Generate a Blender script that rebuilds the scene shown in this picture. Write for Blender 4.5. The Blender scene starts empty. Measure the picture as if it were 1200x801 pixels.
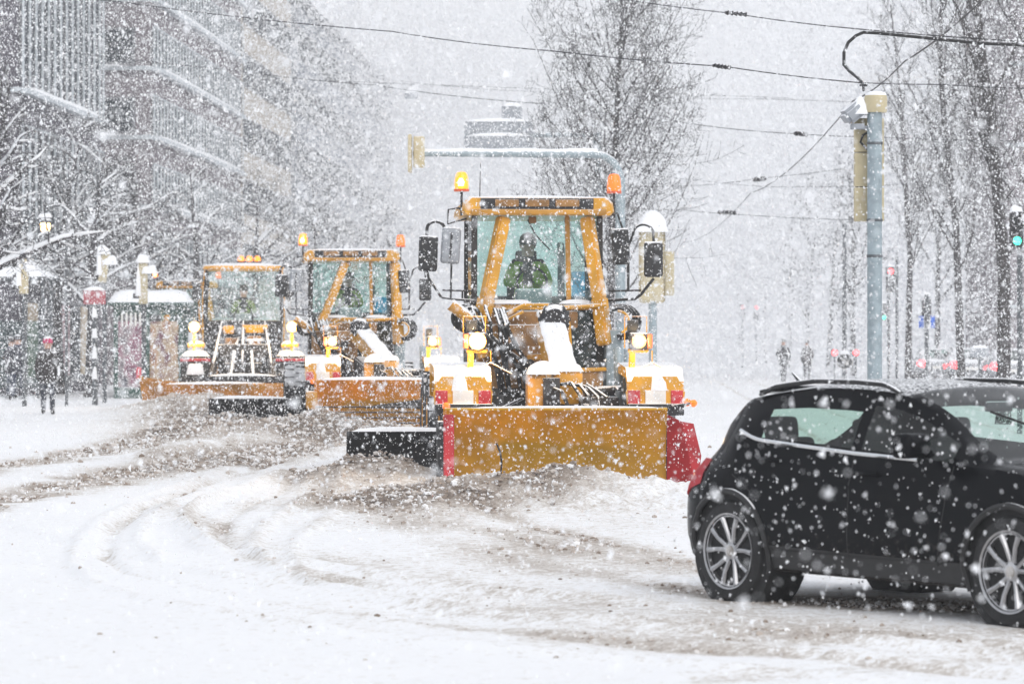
import bpy, bmesh, math, random
import numpy as np
from mathutils import Vector, Matrix, Euler

R = math.radians
random.seed(11)
rng = np.random.default_rng(5)
sc = bpy.context.scene
COL = sc.collection

# ------------------------------------------------------------------ camera, sky, sun, exposure
F = 4167.0          # focal length in pixels of a 1200 px wide frame
H = 1.7             # camera height
cam_d = bpy.data.cameras.new('camera')
cam = bpy.data.objects.new('camera', cam_d); COL.objects.link(cam)
cam.location = (0, 0, H); cam.rotation_euler = (R(90), 0, 0)
cam_d.sensor_width = 36; cam_d.lens = 125
cam_d.clip_start = 0.3; cam_d.clip_end = 4000
cam_d.dof.use_dof = True; cam_d.dof.focus_distance = 36; cam_d.dof.aperture_fstop = 4.5
sc.camera = cam

world = bpy.data.worlds.new('World'); sc.world = world; world.use_nodes = True
nt = world.node_tree; nt.nodes.clear()
sky = nt.nodes.new('ShaderNodeTexSky'); sky.sky_type = 'NISHITA'; sky.sun_disc = False
SUN_EL, SUN_ROT = R(38), R(150)
sky.sun_elevation = SUN_EL; sky.sun_rotation = SUN_ROT
sky.air_density = 1.0; sky.dust_density = 6.0; sky.ozone_density = 1.0
hs = nt.nodes.new('ShaderNodeHueSaturation'); hs.inputs['Saturation'].default_value = 0.25
bg = nt.nodes.new('ShaderNodeBackground'); bg.inputs['Strength'].default_value = 0.13
wo = nt.nodes.new('ShaderNodeOutputWorld')
deck = nt.nodes.new('ShaderNodeMix'); deck.data_type = 'RGBA'; deck.inputs['Factor'].default_value = 0.78   # overcast cloud deck
deck.inputs[7].default_value = (6.0, 6.24, 6.72, 1)
nt.links.new(sky.outputs[0], hs.inputs['Color']); nt.links.new(hs.outputs[0], deck.inputs[6]); nt.links.new(deck.outputs[2], bg.inputs['Color'])
nt.links.new(bg.outputs[0], wo.inputs['Surface'])

sun_d = bpy.data.lights.new('sun', 'SUN'); sun_d.energy = 1.0; sun_d.angle = R(50); sun_d.color = (1.0, 0.98, 0.95)
sun = bpy.data.objects.new('sun', sun_d); COL.objects.link(sun)
sd = Vector((math.sin(SUN_ROT) * math.cos(SUN_EL), math.cos(SUN_ROT) * math.cos(SUN_EL), math.sin(SUN_EL)))
sun.rotation_euler = sd.to_track_quat('Z', 'Y').to_euler(); sun.location = (0, 0, 60)

vs = sc.view_settings
sc.display_settings.display_device = 'sRGB'
vs.view_transform = 'Standard'; vs.look = 'None'; vs.gamma = 1; vs.use_curve_mapping = False
vs.exposure = 0.24
cy = sc.cycles
cy.max_bounces = 7; cy.diffuse_bounces = 3; cy.glossy_bounces = 3; cy.transmission_bounces = 4
cy.volume_bounces = 2; cy.transparent_max_bounces = 12
cy.use_denoising = True; cy.caustics_reflective = False; cy.caustics_refractive = False
HAZE = 0.0008

def at(px, py, D):
    """point at depth D that lies along the ray of a photo position"""
    return Vector(((px - 600) * D / F, D, H - (py - 400.5) * D / F))
def gx(px, D): return (px - 600) * D / F
def gz(py, D): return H - (py - 400.5) * D / F

# ------------------------------------------------------------------ materials
MATS = {}
def mk(name, col, rough=0.6, metal=0.0, var=0.18, scale=6.0, bump=0.0, snow=0.0, coat=0.0, emit=None, estr=0.0, snow_scale=9.0):
    if name in MATS: return MATS[name]
    m = bpy.data.materials.new(name); m.use_nodes = True
    n = m.node_tree; p = n.nodes['Principled BSDF']; L = n.links.new
    tc = n.nodes.new('ShaderNodeTexCoord')
    nz = n.nodes.new('ShaderNodeTexNoise'); nz.inputs['Scale'].default_value = scale; nz.inputs['Detail'].default_value = 6
    L(tc.outputs['Object'], nz.inputs['Vector'])
    mr = n.nodes.new('ShaderNodeMapRange'); mr.inputs[1].default_value = 0.3; mr.inputs[2].default_value = 0.7
    mr.inputs[3].default_value = 1 - var; mr.inputs[4].default_value = 1 + var
    L(nz.outputs[0], mr.inputs[0])
    mul = n.nodes.new('ShaderNodeVectorMath'); mul.operation = 'SCALE'; mul.inputs[0].default_value = col[:3]
    L(mr.outputs[0], mul.inputs['Scale'])
    cout = mul.outputs[0]
    p.inputs['Roughness'].default_value = rough; p.inputs['Metallic'].default_value = metal
    p.inputs['Coat Weight'].default_value = coat; p.inputs['Coat Roughness'].default_value = 0.08
    if snow != 0:
        ge = n.nodes.new('ShaderNodeNewGeometry'); sx = n.nodes.new('ShaderNodeSeparateXYZ')
        L(ge.outputs['Normal'], sx.inputs[0])
        n2 = n.nodes.new('ShaderNodeTexNoise'); n2.inputs['Scale'].default_value = snow_scale; n2.inputs['Detail'].default_value = 8
        n2.inputs['Roughness'].default_value = 0.75
        L(tc.outputs['Object'], n2.inputs['Vector'])
        ma = n.nodes.new('ShaderNodeMath'); ma.operation = 'MULTIPLY_ADD'; ma.inputs[1].default_value = 0.75
        L(sx.outputs['Z'], ma.inputs[0]); L(n2.outputs[0], ma.inputs[2])
        rp = n.nodes.new('ShaderNodeMapRange'); th = 1.08 - snow
        rp.inputs[1].default_value = th - 0.04; rp.inputs[2].default_value = th + 0.05
        L(ma.outputs[0], rp.inputs[0])
        mx = n.nodes.new('ShaderNodeMix'); mx.data_type = 'RGBA'
        L(rp.outputs[0], mx.inputs['Factor']); L(cout, mx.inputs[6]); mx.inputs[7].default_value = (0.84, 0.85, 0.87, 1)
        cout = mx.outputs[2]
        m2 = n.nodes.new('ShaderNodeMix'); m2.data_type = 'FLOAT'; m2.inputs[2].default_value = rough; m2.inputs[3].default_value = 0.8
        L(rp.outputs[0], m2.inputs[0]); L(m2.outputs[0], p.inputs['Roughness'])
        if metal > 0:
            m3 = n.nodes.new('ShaderNodeMix'); m3.data_type = 'FLOAT'; m3.inputs[2].default_value = metal; m3.inputs[3].default_value = 0
            L(rp.outputs[0], m3.inputs[0]); L(m3.outputs[0], p.inputs['Metallic'])
    L(cout, p.inputs['Base Color'])
    if bump > 0:
        b = n.nodes.new('ShaderNodeBump'); b.inputs['Strength'].default_value = bump; b.inputs['Distance'].default_value = 0.03
        n3 = n.nodes.new('ShaderNodeTexNoise'); n3.inputs['Scale'].default_value = scale * 4; n3.inputs['Detail'].default_value = 8
        L(tc.outputs['Object'], n3.inputs['Vector']); L(n3.outputs[0], b.inputs['Height']); L(b.outputs[0], p.inputs['Normal'])
    if emit:
        p.inputs['Emission Color'].default_value = (*emit, 1); p.inputs['Emission Strength'].default_value = estr
    MATS[name] = m; return m

def glass(name, tint, refl=0.12):
    if name in MATS: return MATS[name]
    m = bpy.data.materials.new(name); m.use_nodes = True; n = m.node_tree; n.nodes.clear(); L = n.links.new
    o = n.nodes.new('ShaderNodeOutputMaterial'); t = n.nodes.new('ShaderNodeBsdfTransparent'); t.inputs[0].default_value = (*tint, 1)
    g = n.nodes.new('ShaderNodeBsdfGlossy'); g.inputs['Roughness'].default_value = 0.03
    f = n.nodes.new('ShaderNodeFresnel'); ge = n.nodes.new('ShaderNodeNewGeometry'); io = n.nodes.new('ShaderNodeMapRange'); io.inputs[3].default_value = 1.5; io.inputs[4].default_value = 1 / 1.5
    L(ge.outputs['Backfacing'], io.inputs[0]); L(io.outputs[0], f.inputs[0])   # a thin pane: the same reflection from both sides
    dirt = n.nodes.new('ShaderNodeBsdfDiffuse'); dirt.inputs[0].default_value = (0.8, 0.82, 0.84, 1)
    tc = n.nodes.new('ShaderNodeTexCoord'); nz = n.nodes.new('ShaderNodeTexNoise'); nz.inputs['Scale'].default_value = 5; nz.inputs['Detail'].default_value = 7
    L(tc.outputs['Object'], nz.inputs['Vector'])
    mr = n.nodes.new('ShaderNodeMapRange'); mr.inputs[1].default_value = 0.45; mr.inputs[2].default_value = 0.8; mr.inputs[3].default_value = 0.0; mr.inputs[4].default_value = refl
    L(nz.outputs[0], mr.inputs[0])
    a = n.nodes.new('ShaderNodeMixShader'); b = n.nodes.new('ShaderNodeMixShader')
    L(f.outputs[0], a.inputs[0]); L(t.outputs[0], a.inputs[1]); L(g.outputs[0], a.inputs[2])
    L(mr.outputs[0], b.inputs[0]); L(a.outputs[0], b.inputs[1]); L(dirt.outputs[0], b.inputs[2]); L(b.outputs[0], o.inputs[0])
    MATS[name] = m; return m

def lamp_mat(name, col, s, base=None):
    return mk(name, base or col, 0.3, 0, 0.02, emit=col, estr=s)

snow_m = mk('snow', (0.86, 0.87, 0.89), 0.75, 0, 0.03, 5, 0.25)
yellow = mk('yellow_paint', (0.66, 0.32, 0.018), 0.42, 0, 0.22, 4, 0.05, snow=0.16, coat=0.2)
yellow2 = mk('yellow_paint_worn', (0.52, 0.25, 0.03), 0.5, 0, 0.3, 3, 0.05, snow=0.3)
ochre = mk('blade_yellow', (0.56, 0.30, 0.004), 0.4, 0, 0.16, 3, 0.08, snow=0.05)
ochre2 = mk('blade_orange', (0.60, 0.285, 0.012), 0.45, 0, 0.2, 3, 0.08, snow=0.2)
red_m = mk('red_paint', (0.50, 0.03, 0.04), 0.45, 0, 0.2, 5, 0.05, snow=0.12)
white_m = mk('white_marking', (0.78, 0.76, 0.72), 0.5, 0, 0.1)
black_m = mk('black_steel', (0.022, 0.022, 0.025), 0.5, 0.2, 0.4, 8, 0.1, snow=0.14)
dark_m = mk('dark_machinery', (0.045, 0.042, 0.04), 0.6, 0.2, 0.5, 6, 0.15, snow=0.24)
brown_m = mk('shaded_yellow', (0.30, 0.155, 0.05), 0.65, 0, 0.45, 5, 0.2, snow=0.22)  # brown for yellow panels, their shade put into the colour
rubber = mk('rubber', (0.02, 0.02, 0.021), 0.85, 0, 0.4, 12, 0.2)
rubber_s = mk('rubber_snowy', (0.025, 0.025, 0.027), 0.85, 0, 0.4, 12, 0.2, snow=0.38, snow_scale=14)
hose_m = mk('hose', (0.015, 0.015, 0.016), 0.55, 0, 0.3, snow=0.12)
mirror_m = mk('mirror_shell', (0.02, 0.021, 0.023), 0.45, 0, 0.3, 9, 0.05, snow=0.22)
steel_m = mk('galvanised', (0.30, 0.36, 0.39), 0.55, 0.3, 0.18, 14, 0.05, snow=0.13)
steel_dark = mk('dark_post', (0.10, 0.11, 0.12), 0.6, 0.2, 0.25, 10, snow=0.25)
beige_m = mk('beige_plastic', (0.52, 0.45, 0.29), 0.6, 0, 0.12, 7, 0.02, snow=0.12)
grey_m = mk('grey_plastic', (0.30, 0.32, 0.35), 0.6, 0, 0.12, snow=0.15)
seat_m = mk('seat_fabric', (0.025, 0.026, 0.028), 0.9, 0, 0.2)
cabglass = glass('cab_glass', (0.88, 0.97, 0.95), 0.2)
sideglass = glass('side_glass', (0.50, 0.66, 0.64), 0.25)
carglass = glass('car_glass', (0.80, 0.90, 0.87), 0.06)
tintglass = glass('tinted_glass', (0.68, 0.81, 0.75), 0.03)
amber = lamp_mat('amber_lit', (1.0, 0.26, 0.015), 1.5)
amber_dim = lamp_mat('amber_lens', (0.9, 0.17, 0.02), .75)
amber_core = lamp_mat('amber_core', (1.0, 0.62, 0.1), 14)
head_m = lamp_mat('headlight_lit', (1.0, 0.74, 0.40), 8)
head_dim = lamp_mat('headlight_warm', (1.0, 0.70, 0.36), 5)
lens_warm = lamp_mat('lens_warm', (1.0, 0.50, 0.15), .65)
orange_lens = lamp_mat('orange_lens', (0.55, 0.10, 0.04), 0.15)
red_lit = lamp_mat('red_lit', (1.0, 0.10, 0.11), 3.5)
green_lit = lamp_mat('green_lit', (0.05, 0.9, 0.55), 3)
warm_lit = lamp_mat('warm_lit', (1.0, 0.62, 0.25), 5)
chrome = mk('chrome', (0.75, 0.76, 0.78), 0.18, 1.0, 0.05)
blue_m = glass('blue_film', (0.22, 0.72, 0.95), 0.25)
bluesign = mk('blue_sign', (0.02, 0.13, 0.62), 0.5, 0, 0.1)

# ------------------------------------------------------------------ mesh helpers
def sharp(me, ang=38):
    me.polygons.foreach_set('use_smooth', [True] * len(me.polygons))
    try: me.set_sharp_from_angle(angle=R(ang))
    except Exception: pass

class MB:
    def __init__(s): s.bm = bmesh.new()
    def box(s, c, d, rot=None, bev=0.0, segs=2, taper=None):
        r = bmesh.ops.create_cube(s.bm, size=1)
        vs_ = r['verts']
        for v in vs_:
            v.co = Vector((v.co.x * d[0], v.co.y * d[1], v.co.z * d[2]))
            if taper and v.co.z > 0: v.co.x *= taper[0]; v.co.y *= taper[1]
        if bev > 0:
            es = list({e for v in vs_ for e in v.link_edges})
            b = bmesh.ops.bevel(s.bm, geom=es, offset=bev, segments=segs, affect='EDGES', profile=0.6)
            vs_ = list({v for f in b['faces'] for v in f.verts} | {v for v in vs_ if v.is_valid})
        M = Matrix.Translation(Vector(c)) @ (Euler(rot).to_matrix().to_4x4() if rot else Matrix())
        for v in vs_: v.co = M @ v.co
        return s
    def beam(s, a, b, w, h, bev=0.0, up=(0, 0, 1)):
        """rectangular bar from a to b, w across, h along 'up'"""
        a, b = Vector(a), Vector(b); d = (b - a); L_ = d.length; d.normalize()
        u = Vector(up); x = d.cross(u)
        if x.length < 1e-3: x = d.cross(Vector((1, 0, 0)))
        x.normalize(); z = x.cross(d)
        r = bmesh.ops.create_cube(s.bm, size=1); vv = r['verts']
        for v in vv: v.co = Vector((v.co.x * w, v.co.y * L_, v.co.z * h))
        if bev > 0:
            es = list({e for v in vv for e in v.link_edges})
            q = bmesh.ops.bevel(s.bm, geom=es, offset=bev, segments=2, affect='EDGES')
            vv = list({v for f in q['faces'] for v in f.verts} | {v for v in vv if v.is_valid})
        M = Matrix((x, d, z)).transposed(); c = (a + b) / 2
        for v in vv: v.co = M @ v.co + c
        return s
    def tube(s, pts, r, seg=8, cap=True):
        pts = [Vector(p) for p in pts]; n = len(pts)
        rs = r if isinstance(r, (list, tuple)) else [r] * n
        rings = []; prev = None
        for i, p in enumerate(pts):
            t = (pts[min(i + 1, n - 1)] - pts[max(i - 1, 0)])
            if t.length < 1e-9: t = Vector((0, 0, 1))
            t.normalize()
            if prev is None:
                u = t.cross(Vector((0, 0, 1)))
                if u.length < 1e-3: u = t.cross(Vector((1, 0, 0)))
            else: u = prev - t * prev.dot(t)
            u.normalize(); prev = u; w = t.cross(u)
            rings.append([s.bm.verts.new(p + (u * math.cos(2 * math.pi * k / seg) + w * math.sin(2 * math.pi * k / seg)) * rs[i]) for k in range(seg)])
        for a, b in zip(rings, rings[1:]):
            for k in range(seg): s.bm.faces.new((a[k], a[(k + 1) % seg], b[(k + 1) % seg], b[k]))
        if cap and seg > 2:
            s.bm.faces.new(rings[0][::-1]); s.bm.faces.new(rings[-1])
        return s
    def lathe(s, prof, seg=24, M=None, close=False):
        """prof: (radius, height) pairs turned about local z, then placed by matrix M"""
        M = M or Matrix(); rings = []
        for r, z in prof:
            rings.append([s.bm.verts.new(M @ Vector((r * math.cos(2 * math.pi * k / seg), r * math.sin(2 * math.pi * k / seg), z))) for k in range(seg)])
        pr = list(zip(rings, rings[1:])) + ([(rings[-1], rings[0])] if close else [])
        for a, b in pr:
            for k in range(seg): s.bm.faces.new((a[k], a[(k + 1) % seg], b[(k + 1) % seg], b[k]))
        if not close:
            if prof[0][0] > 1e-6: s.bm.faces.new(rings[0][::-1])
            if prof[-1][0] > 1e-6: s.bm.faces.new(rings[-1])
        return s
    def grid(s, P, flip=False):
        V = [[s.bm.verts.new(p) for p in row] for row in P]
        for i in range(len(V) - 1):
            for j in range(len(V[0]) - 1):
                q = (V[i][j], V[i + 1][j], V[i + 1][j + 1], V[i][j + 1])
                s.bm.faces.new(q[::-1] if flip else q)
        return s
    def loft(s, rings, cap=True):
        V = [[s.bm.verts.new(p) for p in r] for r in rings]; n = len(V[0])
        for a, b in zip(V, V[1:]):
            for k in range(n): s.bm.faces.new((a[k], a[(k + 1) % n], b[(k + 1) % n], b[k]))
        if cap: s.bm.faces.new(V[0][::-1]); s.bm.faces.new(V[-1])
        return s
    def dome(s, c, d, seed=0, n=10, e=2.6, bump=0.12):
        """a rounded cap of settled snow: flat underside at c.z, domed top"""
        rr = random.Random(seed); P = []
        ph = [rr.uniform(0, 6) for _ in range(4)]
        for i in range(n + 1):
            row = []
            for j in range(n + 1):
                u = -1 + 2 * i / n; v = -1 + 2 * j / n
                h = max(0.0, (1 - abs(u) ** e)) ** 0.5 * max(0.0, (1 - abs(v) ** e)) ** 0.5
                h *= 1 + bump * math.sin(3 * u + ph[0]) + bump * math.sin(4 * v + ph[1] + u)
                k = 1 - 0.05 * (1 - h)
                row.append(Vector((c[0] + u * d[0] / 2 * k, c[1] + v * d[1] / 2 * k, c[2] + h * d[2])))
            P.append(row)
        s.grid(P)
        q = [Vector((c[0] + a * d[0] / 2 * .95, c[1] + b * d[1] / 2 * .95, c[2])) for a, b in ((-1, -1), (-1, 1), (1, 1), (1, -1))]
        s.bm.faces.new([s.bm.verts.new(p) for p in q])
        return s
    def build(s, name, mat, parent=None, smooth=True, ang=38, fix=True):
        if fix: bmesh.ops.recalc_face_normals(s.bm, faces=s.bm.faces)
        me = bpy.data.meshes.new(name); s.bm.to_mesh(me); s.bm.free()
        if smooth: sharp(me, ang)
        me.materials.append(mat)
        o = bpy.data.objects.new(name, me); COL.objects.link(o)
        if parent: o.parent = parent
        return o

def tag(o, label=None, cat=None, group=None, kind=None):
    if label: o['label'] = label
    if cat: o['category'] = cat
    if group: o['group'] = group
    if kind: o['kind'] = kind
    return o
def thing(name, label, cat, loc=(0, 0, 0), rz=0.0, group=None):
    o = bpy.data.objects.new(name, None); COL.objects.link(o); o.empty_display_size = 0.3
    o.location = loc; o.rotation_euler = (0, 0, rz)
    return tag(o, label, cat, group)
def copy_tree(o, parent=None):
    c = o.copy(); COL.objects.link(c)
    if parent: c.parent = parent
    for ch in list(o.children): copy_tree(ch, c)
    return c
def arr_mesh(name, V, Fc, mat, parent=None, smooth=True):
    me = bpy.data.meshes.new(name); V = np.asarray(V, np.float32); Fc = np.asarray(Fc, np.int32)
    k = Fc.shape[1]
    me.vertices.add(len(V)); me.vertices.foreach_set('co', V.ravel())
    me.loops.add(Fc.size); me.loops.foreach_set('vertex_index', Fc.ravel())
    me.polygons.add(len(Fc)); me.polygons.foreach_set('loop_start', np.arange(0, Fc.size, k, dtype=np.int32))
    me.polygons.foreach_set('use_smooth', np.full(len(Fc), smooth))
    me.update(calc_edges=True)
    if mat: me.materials.append(mat)
    o = bpy.data.objects.new(name, me); COL.objects.link(o)
    if parent: o.parent = parent
    return o

# ------------------------------------------------------------------ noise for the ground relief
def _h(ix, iy, s):
    n = (ix.astype(np.int64) * 374761393 + iy.astype(np.int64) * 668265263 + s * 974711) & 0x7fffffff
    n = ((n ^ (n >> 13)) * 1274126177) & 0x7fffffff
    return ((n ^ (n >> 16)) & 0xffff) / 65535.0
def vn(x, y, s=0):
    ix, iy = np.floor(x), np.floor(y); fx, fy = x - ix, y - iy
    fx = fx * fx * (3 - 2 * fx); fy = fy * fy * (3 - 2 * fy)
    a, b = _h(ix, iy, s), _h(ix + 1, iy, s); c, d = _h(ix, iy + 1, s), _h(ix + 1, iy + 1, s)
    return (a * (1 - fx) + b * fx) * (1 - fy) + (c * (1 - fx) + d * fx) * fy - 0.5
def fbm(x, y, s=0, o=4):
    t = 0; a = 1.0
    for i in range(o): t = t + a * vn(x * 2 ** i + 17.3 * i, y * 2 ** i - 9.1 * i, s + i); a *= 0.5
    return t

STREET = 0.0384   # the street runs this much to the right per metre away

def band(px, py, pts, t, x_fade=40):
    xs = [p[0] for p in pts]; ys = [p[1] for p in pts]
    y = np.interp(px, xs, ys)
    f = np.clip((px - xs[0]) / x_fade + 1, 0, 1) * np.clip((xs[-1] - px) / x_fade + 1, 0, 1)
    return np.exp(-((py - y) / t) ** 2) * f
def blob(X, Y, cx, cy_, rx, ry, rot=0.0, e=2.0):
    c, s = math.cos(rot), math.sin(rot); u = ((X - cx) * c + (Y - cy_) * s) / rx; v = (-(X - cx) * s + (Y - cy_) * c) / ry
    return np.exp(-(np.abs(u) ** e + np.abs(v) ** e))

def ground_fn(X, Y):
    """height and slush (0 clean snow .. 1 churned grey-brown slush) of the snowed-over street"""
    Ys = np.maximum(Y, 6.0); px = 600 + X * F / Ys; py = 400.5 + H * F / Ys
    z = 0.05 * fbm(X / 4.0, Y / 6.0, 3) + 0.02 * fbm(X / 0.9, Y / 1.5, 9)
    m = np.zeros_like(X)
    warp = 5 * fbm(X / 2.5, Y / 3.0, 21, 3)
    pyw = py + warp
    A = band(px, pyw, [(-200, 640), (0, 588), (60, 570), (180, 547), (300, 529), (430, 512)], 12); m += 1.35 * A
    B = band(px, pyw, [(-200, 575), (0, 546), (90, 532), (200, 512), (330, 500)], 8); m += 0.95 * B
    m += 0.4 * band(px, pyw, [(380, 585), (470, 600), (560, 618), (640, 640), (830, 668)], 10)
    m += 0.62 * band(px, pyw, [(560, 598), (640, 622), (720, 640), (800, 655), (850, 672)], 6)
    m += 0.3 * band(px, pyw, [(200, 598), (300, 640), (450, 668), (600, 690), (900, 725), (1300, 775)], 12)
    m += 0.22 * band(px, pyw, [(330, 560), (420, 590), (520, 640), (650, 665), (900, 700)], 16)
    m += 0.25 * band(px, pyw, [(620, 745), (800, 752), (1000, 748), (1300, 735)], 10)
    m += 0.25 * band(px, pyw, [(820, 795), (1000, 785), (1300, 770)], 8)
    m += 0.11 * np.clip((px - 180) / 200, 0, 1) * np.clip((py - 545) / 30, 0, 1) * np.clip((775 + (px - 600) * .06 - py) / 60, 0, 1) * (1 + 1.2 * fbm(X / 2.2, Y / 5, 23, 3))
    def pdist(pts):
        d = np.full(px.shape, 1e9)
        for (x0, y0), (x1, y1) in zip(pts, pts[1:]):
            ax, ay, bx, by = x0 / 2.6, y0, x1 / 2.6, y1; ux, uy = bx - ax, by - ay; q = np.clip(((px / 2.6 - ax) * ux + (py - ay) * uy) / (ux * ux + uy * uy), 0, 1)
            d = np.minimum(d, np.hypot(px / 2.6 - ax - q * ux, py - ay - q * uy))
        return d
    sweep = 0
    base = [(520, 512), (430, 530), (340, 556), (265, 580), (225, 602), (215, 622), (240, 642), (310, 662), (440, 684), (620, 706), (820, 724), (1040, 742), (1300, 768)]
    for k, (dx, dy, a) in enumerate(((0, 0, 1), (45, 9, -.7), (-60, 12, .8), (90, 22, .9), (-105, 26, -.8), (140, 34, .6), (-150, 44, .7))):
        f = np.array(base, float); n_ = len(f); pts = [(x + dx * (1 - .3 * i / n_), y + dy * min(1, i / 5)) for i, (x, y) in enumerate(f)]
        g = np.exp(-((pdist(pts) + .35 * warp) / 3.6) ** 2); sweep = sweep + a * g
        m += (.34 if a < 0 else .10) * g  # slush tone, heavier in the ruts to paint in their faint shade
    # the ruts the black car is crossing
    car = band(px, py + warp * 0.4, [(600, 655), (740, 678), (850, 700), (1000, 706), (1200, 712), (1320, 716)], 6.5)
    m += 1.15 * car * np.clip((px - 640) / 220, 0.15, 1)
    # tram rails under the snow beyond the ploughs
    for c in (5.3, 6.8, 9.2, 10.7):
        d = np.abs(X - (c + STREET * (Y - 60))); m += 0.40 * np.exp(-(d / 0.10) ** 2) * (Y > 42) * (Y < 160)
    # heaps pushed up by the blades
    hp = 0.0
    h1 = blob(X, Y, 0.55, 38.6, 1.55, 1.15, 0, 2.6); h1b = blob(X, Y, -0.6, 37.0, 1.6, 1.8, 0, 2.2); h1c = blob(X, Y, 1.2, 37.2, 1.0, 1.6, 0, 2.2)
    h2 = blob(X, Y, -1.7, 42.2, 1.0, 1.6, 0, 2.4); h3 = blob(X, Y, -4.6, 67, 2.6, 4.2, 0, 2.3)
    h4 = blob(X, Y, -6.9, 80.5, 2.0, 4.5, 0, 2.6); h5 = blob(X, Y, -6.2, 73, 1.6, 4.5, 0, 2.4); h6 = blob(X, Y, -3.0, 63.0, 1.5, 2.5, 0, 2.2)
    hp = 0.22 * h1 + 0.13 * h1b + 0.14 * h1c + 0.27 * h2 + 0.20 * h3 + 0.40 * h4 + 0.25 * h5 + 0.2 * h6
    rough = np.clip(h1 + h1b + h2 + h3 + h4 + h5 + h6 + h1c, 0, 1)
    hp = hp * (1 + 0.55 * fbm(X / 0.7, Y / 1.1, 31, 3)) + rough * (0.10 * fbm(X / 0.22, Y / 0.3, 41, 3) + 0.05 * fbm(X / 0.08, Y / 0.12, 43, 2))
    dirt = np.clip(0.85 * h1 * np.clip((0.9 - X) / 0.8 + 0.35, 0.12, 1) + 0.9 * h1b + 0.05 * h1c + 0.95 * h2 + 0.8 * h3 + 0.9 * h4 + 0.85 * h5 + 0.7 * h6, 0, 1)
    z = z + hp
    nb = np.clip(0.74 + 0.95 * fbm(X / 1.3, Y / 2.2, 51, 4), 0, 1.5)
    m = m * nb
    # loose churn in the slush
    z = z + np.clip(m, 0, 1) * (-0.03 + 0.055 * fbm(X / 0.28, Y / 0.5, 61, 4))
    m = np.clip(m + dirt * np.clip(0.75 + 0.6 * fbm(X / 0.5, Y / 0.9, 71, 3), 0.1, 1.3), 0, 1)
    # smooth ridges left by the wheels, sweeping round to the right
    for pts, t, a in (([(-150, 655), (60, 668), (230, 695), (450, 725), (700, 745), (1000, 770), (1300, 800)], 4, 0.05),
                      ([(0, 615), (100, 640), (260, 668), (480, 695), (760, 718), (1000, 735), (1300, 760)], 3, -0.045),
                      ([(215, 618), (250, 640), (330, 660), (520, 684), (820, 712)], 3, 0.06),
                      ([(215, 606), (260, 585), (330, 566), (430, 545)], 4, 0.07), ([(150, 590), (210, 570), (330, 546), (450, 520)], 3, -0.05),
                      ([(180, 536), (280, 520), (380, 512)], 3, 0.16)):
        z = z + a * band(px, py + warp * 0.5, pts, t)
    z = z + .05 * sweep
    # pavement under the snow on the left, banked kerb line
    e = X + 8.2 - STREET * (Y - 60)
    z = z + 0.10 / (1 + np.exp(np.clip(e * 5, -40, 40))) * (Y > 20) + 0.05 * np.exp(-(e / 0.9) ** 2) * np.clip((Y - 70) / 25, 0, 1) * (1 + fbm(X, Y / 2, 81))
    # pressed flat under the car
    cz = blob(X, Y, 2.6, 22.6, 2.0, 2.2, 0, 4)
    z = z * (1 - 0.8 * cz)
    return z, m

def snow_ground_mat():
    m = bpy.data.materials.new('snow_street'); m.use_nodes = True; n = m.node_tree; p = n.nodes['Principled BSDF']; L = n.links.new
    at_ = n.nodes.new('ShaderNodeAttribute'); at_.attribute_name = 'slush'
    tc = n.nodes.new('ShaderNodeTexCoord')
    mp = n.nodes.new('ShaderNodeMapping'); mp.inputs['Scale'].default_value = (1, 0.8, 1); L(tc.outputs['Object'], mp.inputs[0])
    n1 = n.nodes.new('ShaderNodeTexNoise'); n1.inputs['Scale'].default_value = 9; n1.inputs['Detail'].default_value = 9; n1.inputs['Roughness'].default_value = 0.72
    L(mp.outputs[0], n1.inputs['Vector'])
    n2 = n.nodes.new('ShaderNodeTexNoise'); n2.inputs['Scale'].default_value = 34; n2.inputs['Detail'].default_value = 4; L(mp.outputs[0], n2.inputs['Vector'])
    ad = n.nodes.new('ShaderNodeMath'); ad.operation = 'MULTIPLY_ADD'; ad.inputs[1].default_value = 1.15; ad.inputs[2].default_value = -0.64
    L(n1.outputs[0], ad.inputs[0])
    a2 = n.nodes.new('ShaderNodeMath'); a2.operation = 'ADD'; L(ad.outputs[0], a2.inputs[0]); L(at_.outputs['Fac'], a2.inputs[1])
    a3 = n.nodes.new('ShaderNodeMath'); a3.operation = 'MULTIPLY_ADD'; a3.inputs[1].default_value = 0.8; L(n2.outputs[0], a3.inputs[0])
    sb = n.nodes.new('ShaderNodeMath'); sb.operation = 'SUBTRACT'; sb.inputs[1].default_value = 0.42; L(a2.outputs[0], sb.inputs[0]); L(sb.outputs[0], a3.inputs[2])
    rp = n.nodes.new('ShaderNodeValToRGB'); L(a3.outputs[0], rp.inputs[0])
    e = rp.color_ramp.elements
    e[0].position = 0.0; e[0].color = (0.87, 0.875, 0.89, 1)
    e[1].position = 1.0; e[1].color = (0.13, 0.10, 0.08, 1)
    for pos, c in ((0.10, (0.80, 0.79, 0.78, 1)), (0.28, (0.58, 0.54, 0.50, 1)), (0.52, (0.40, 0.35, 0.31, 1)), (0.75, (0.26, 0.215, 0.18, 1))):
        q = e.new(pos); q.color = c
    L(rp.outputs[0], p.inputs['Base Color'])
    p.inputs['Roughness'].default_value = 0.7; p.inputs['Specular IOR Level'].default_value = 0.3
    b = n.nodes.new('ShaderNodeBump'); b.inputs['Strength'].default_value = 0.5; b.inputs['Distance'].default_value = 0.05
    L(n1.outputs[0], b.inputs['Height']); L(b.outputs[0], p.inputs['Normal'])
    return m
ground_mat = snow_ground_mat()

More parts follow.
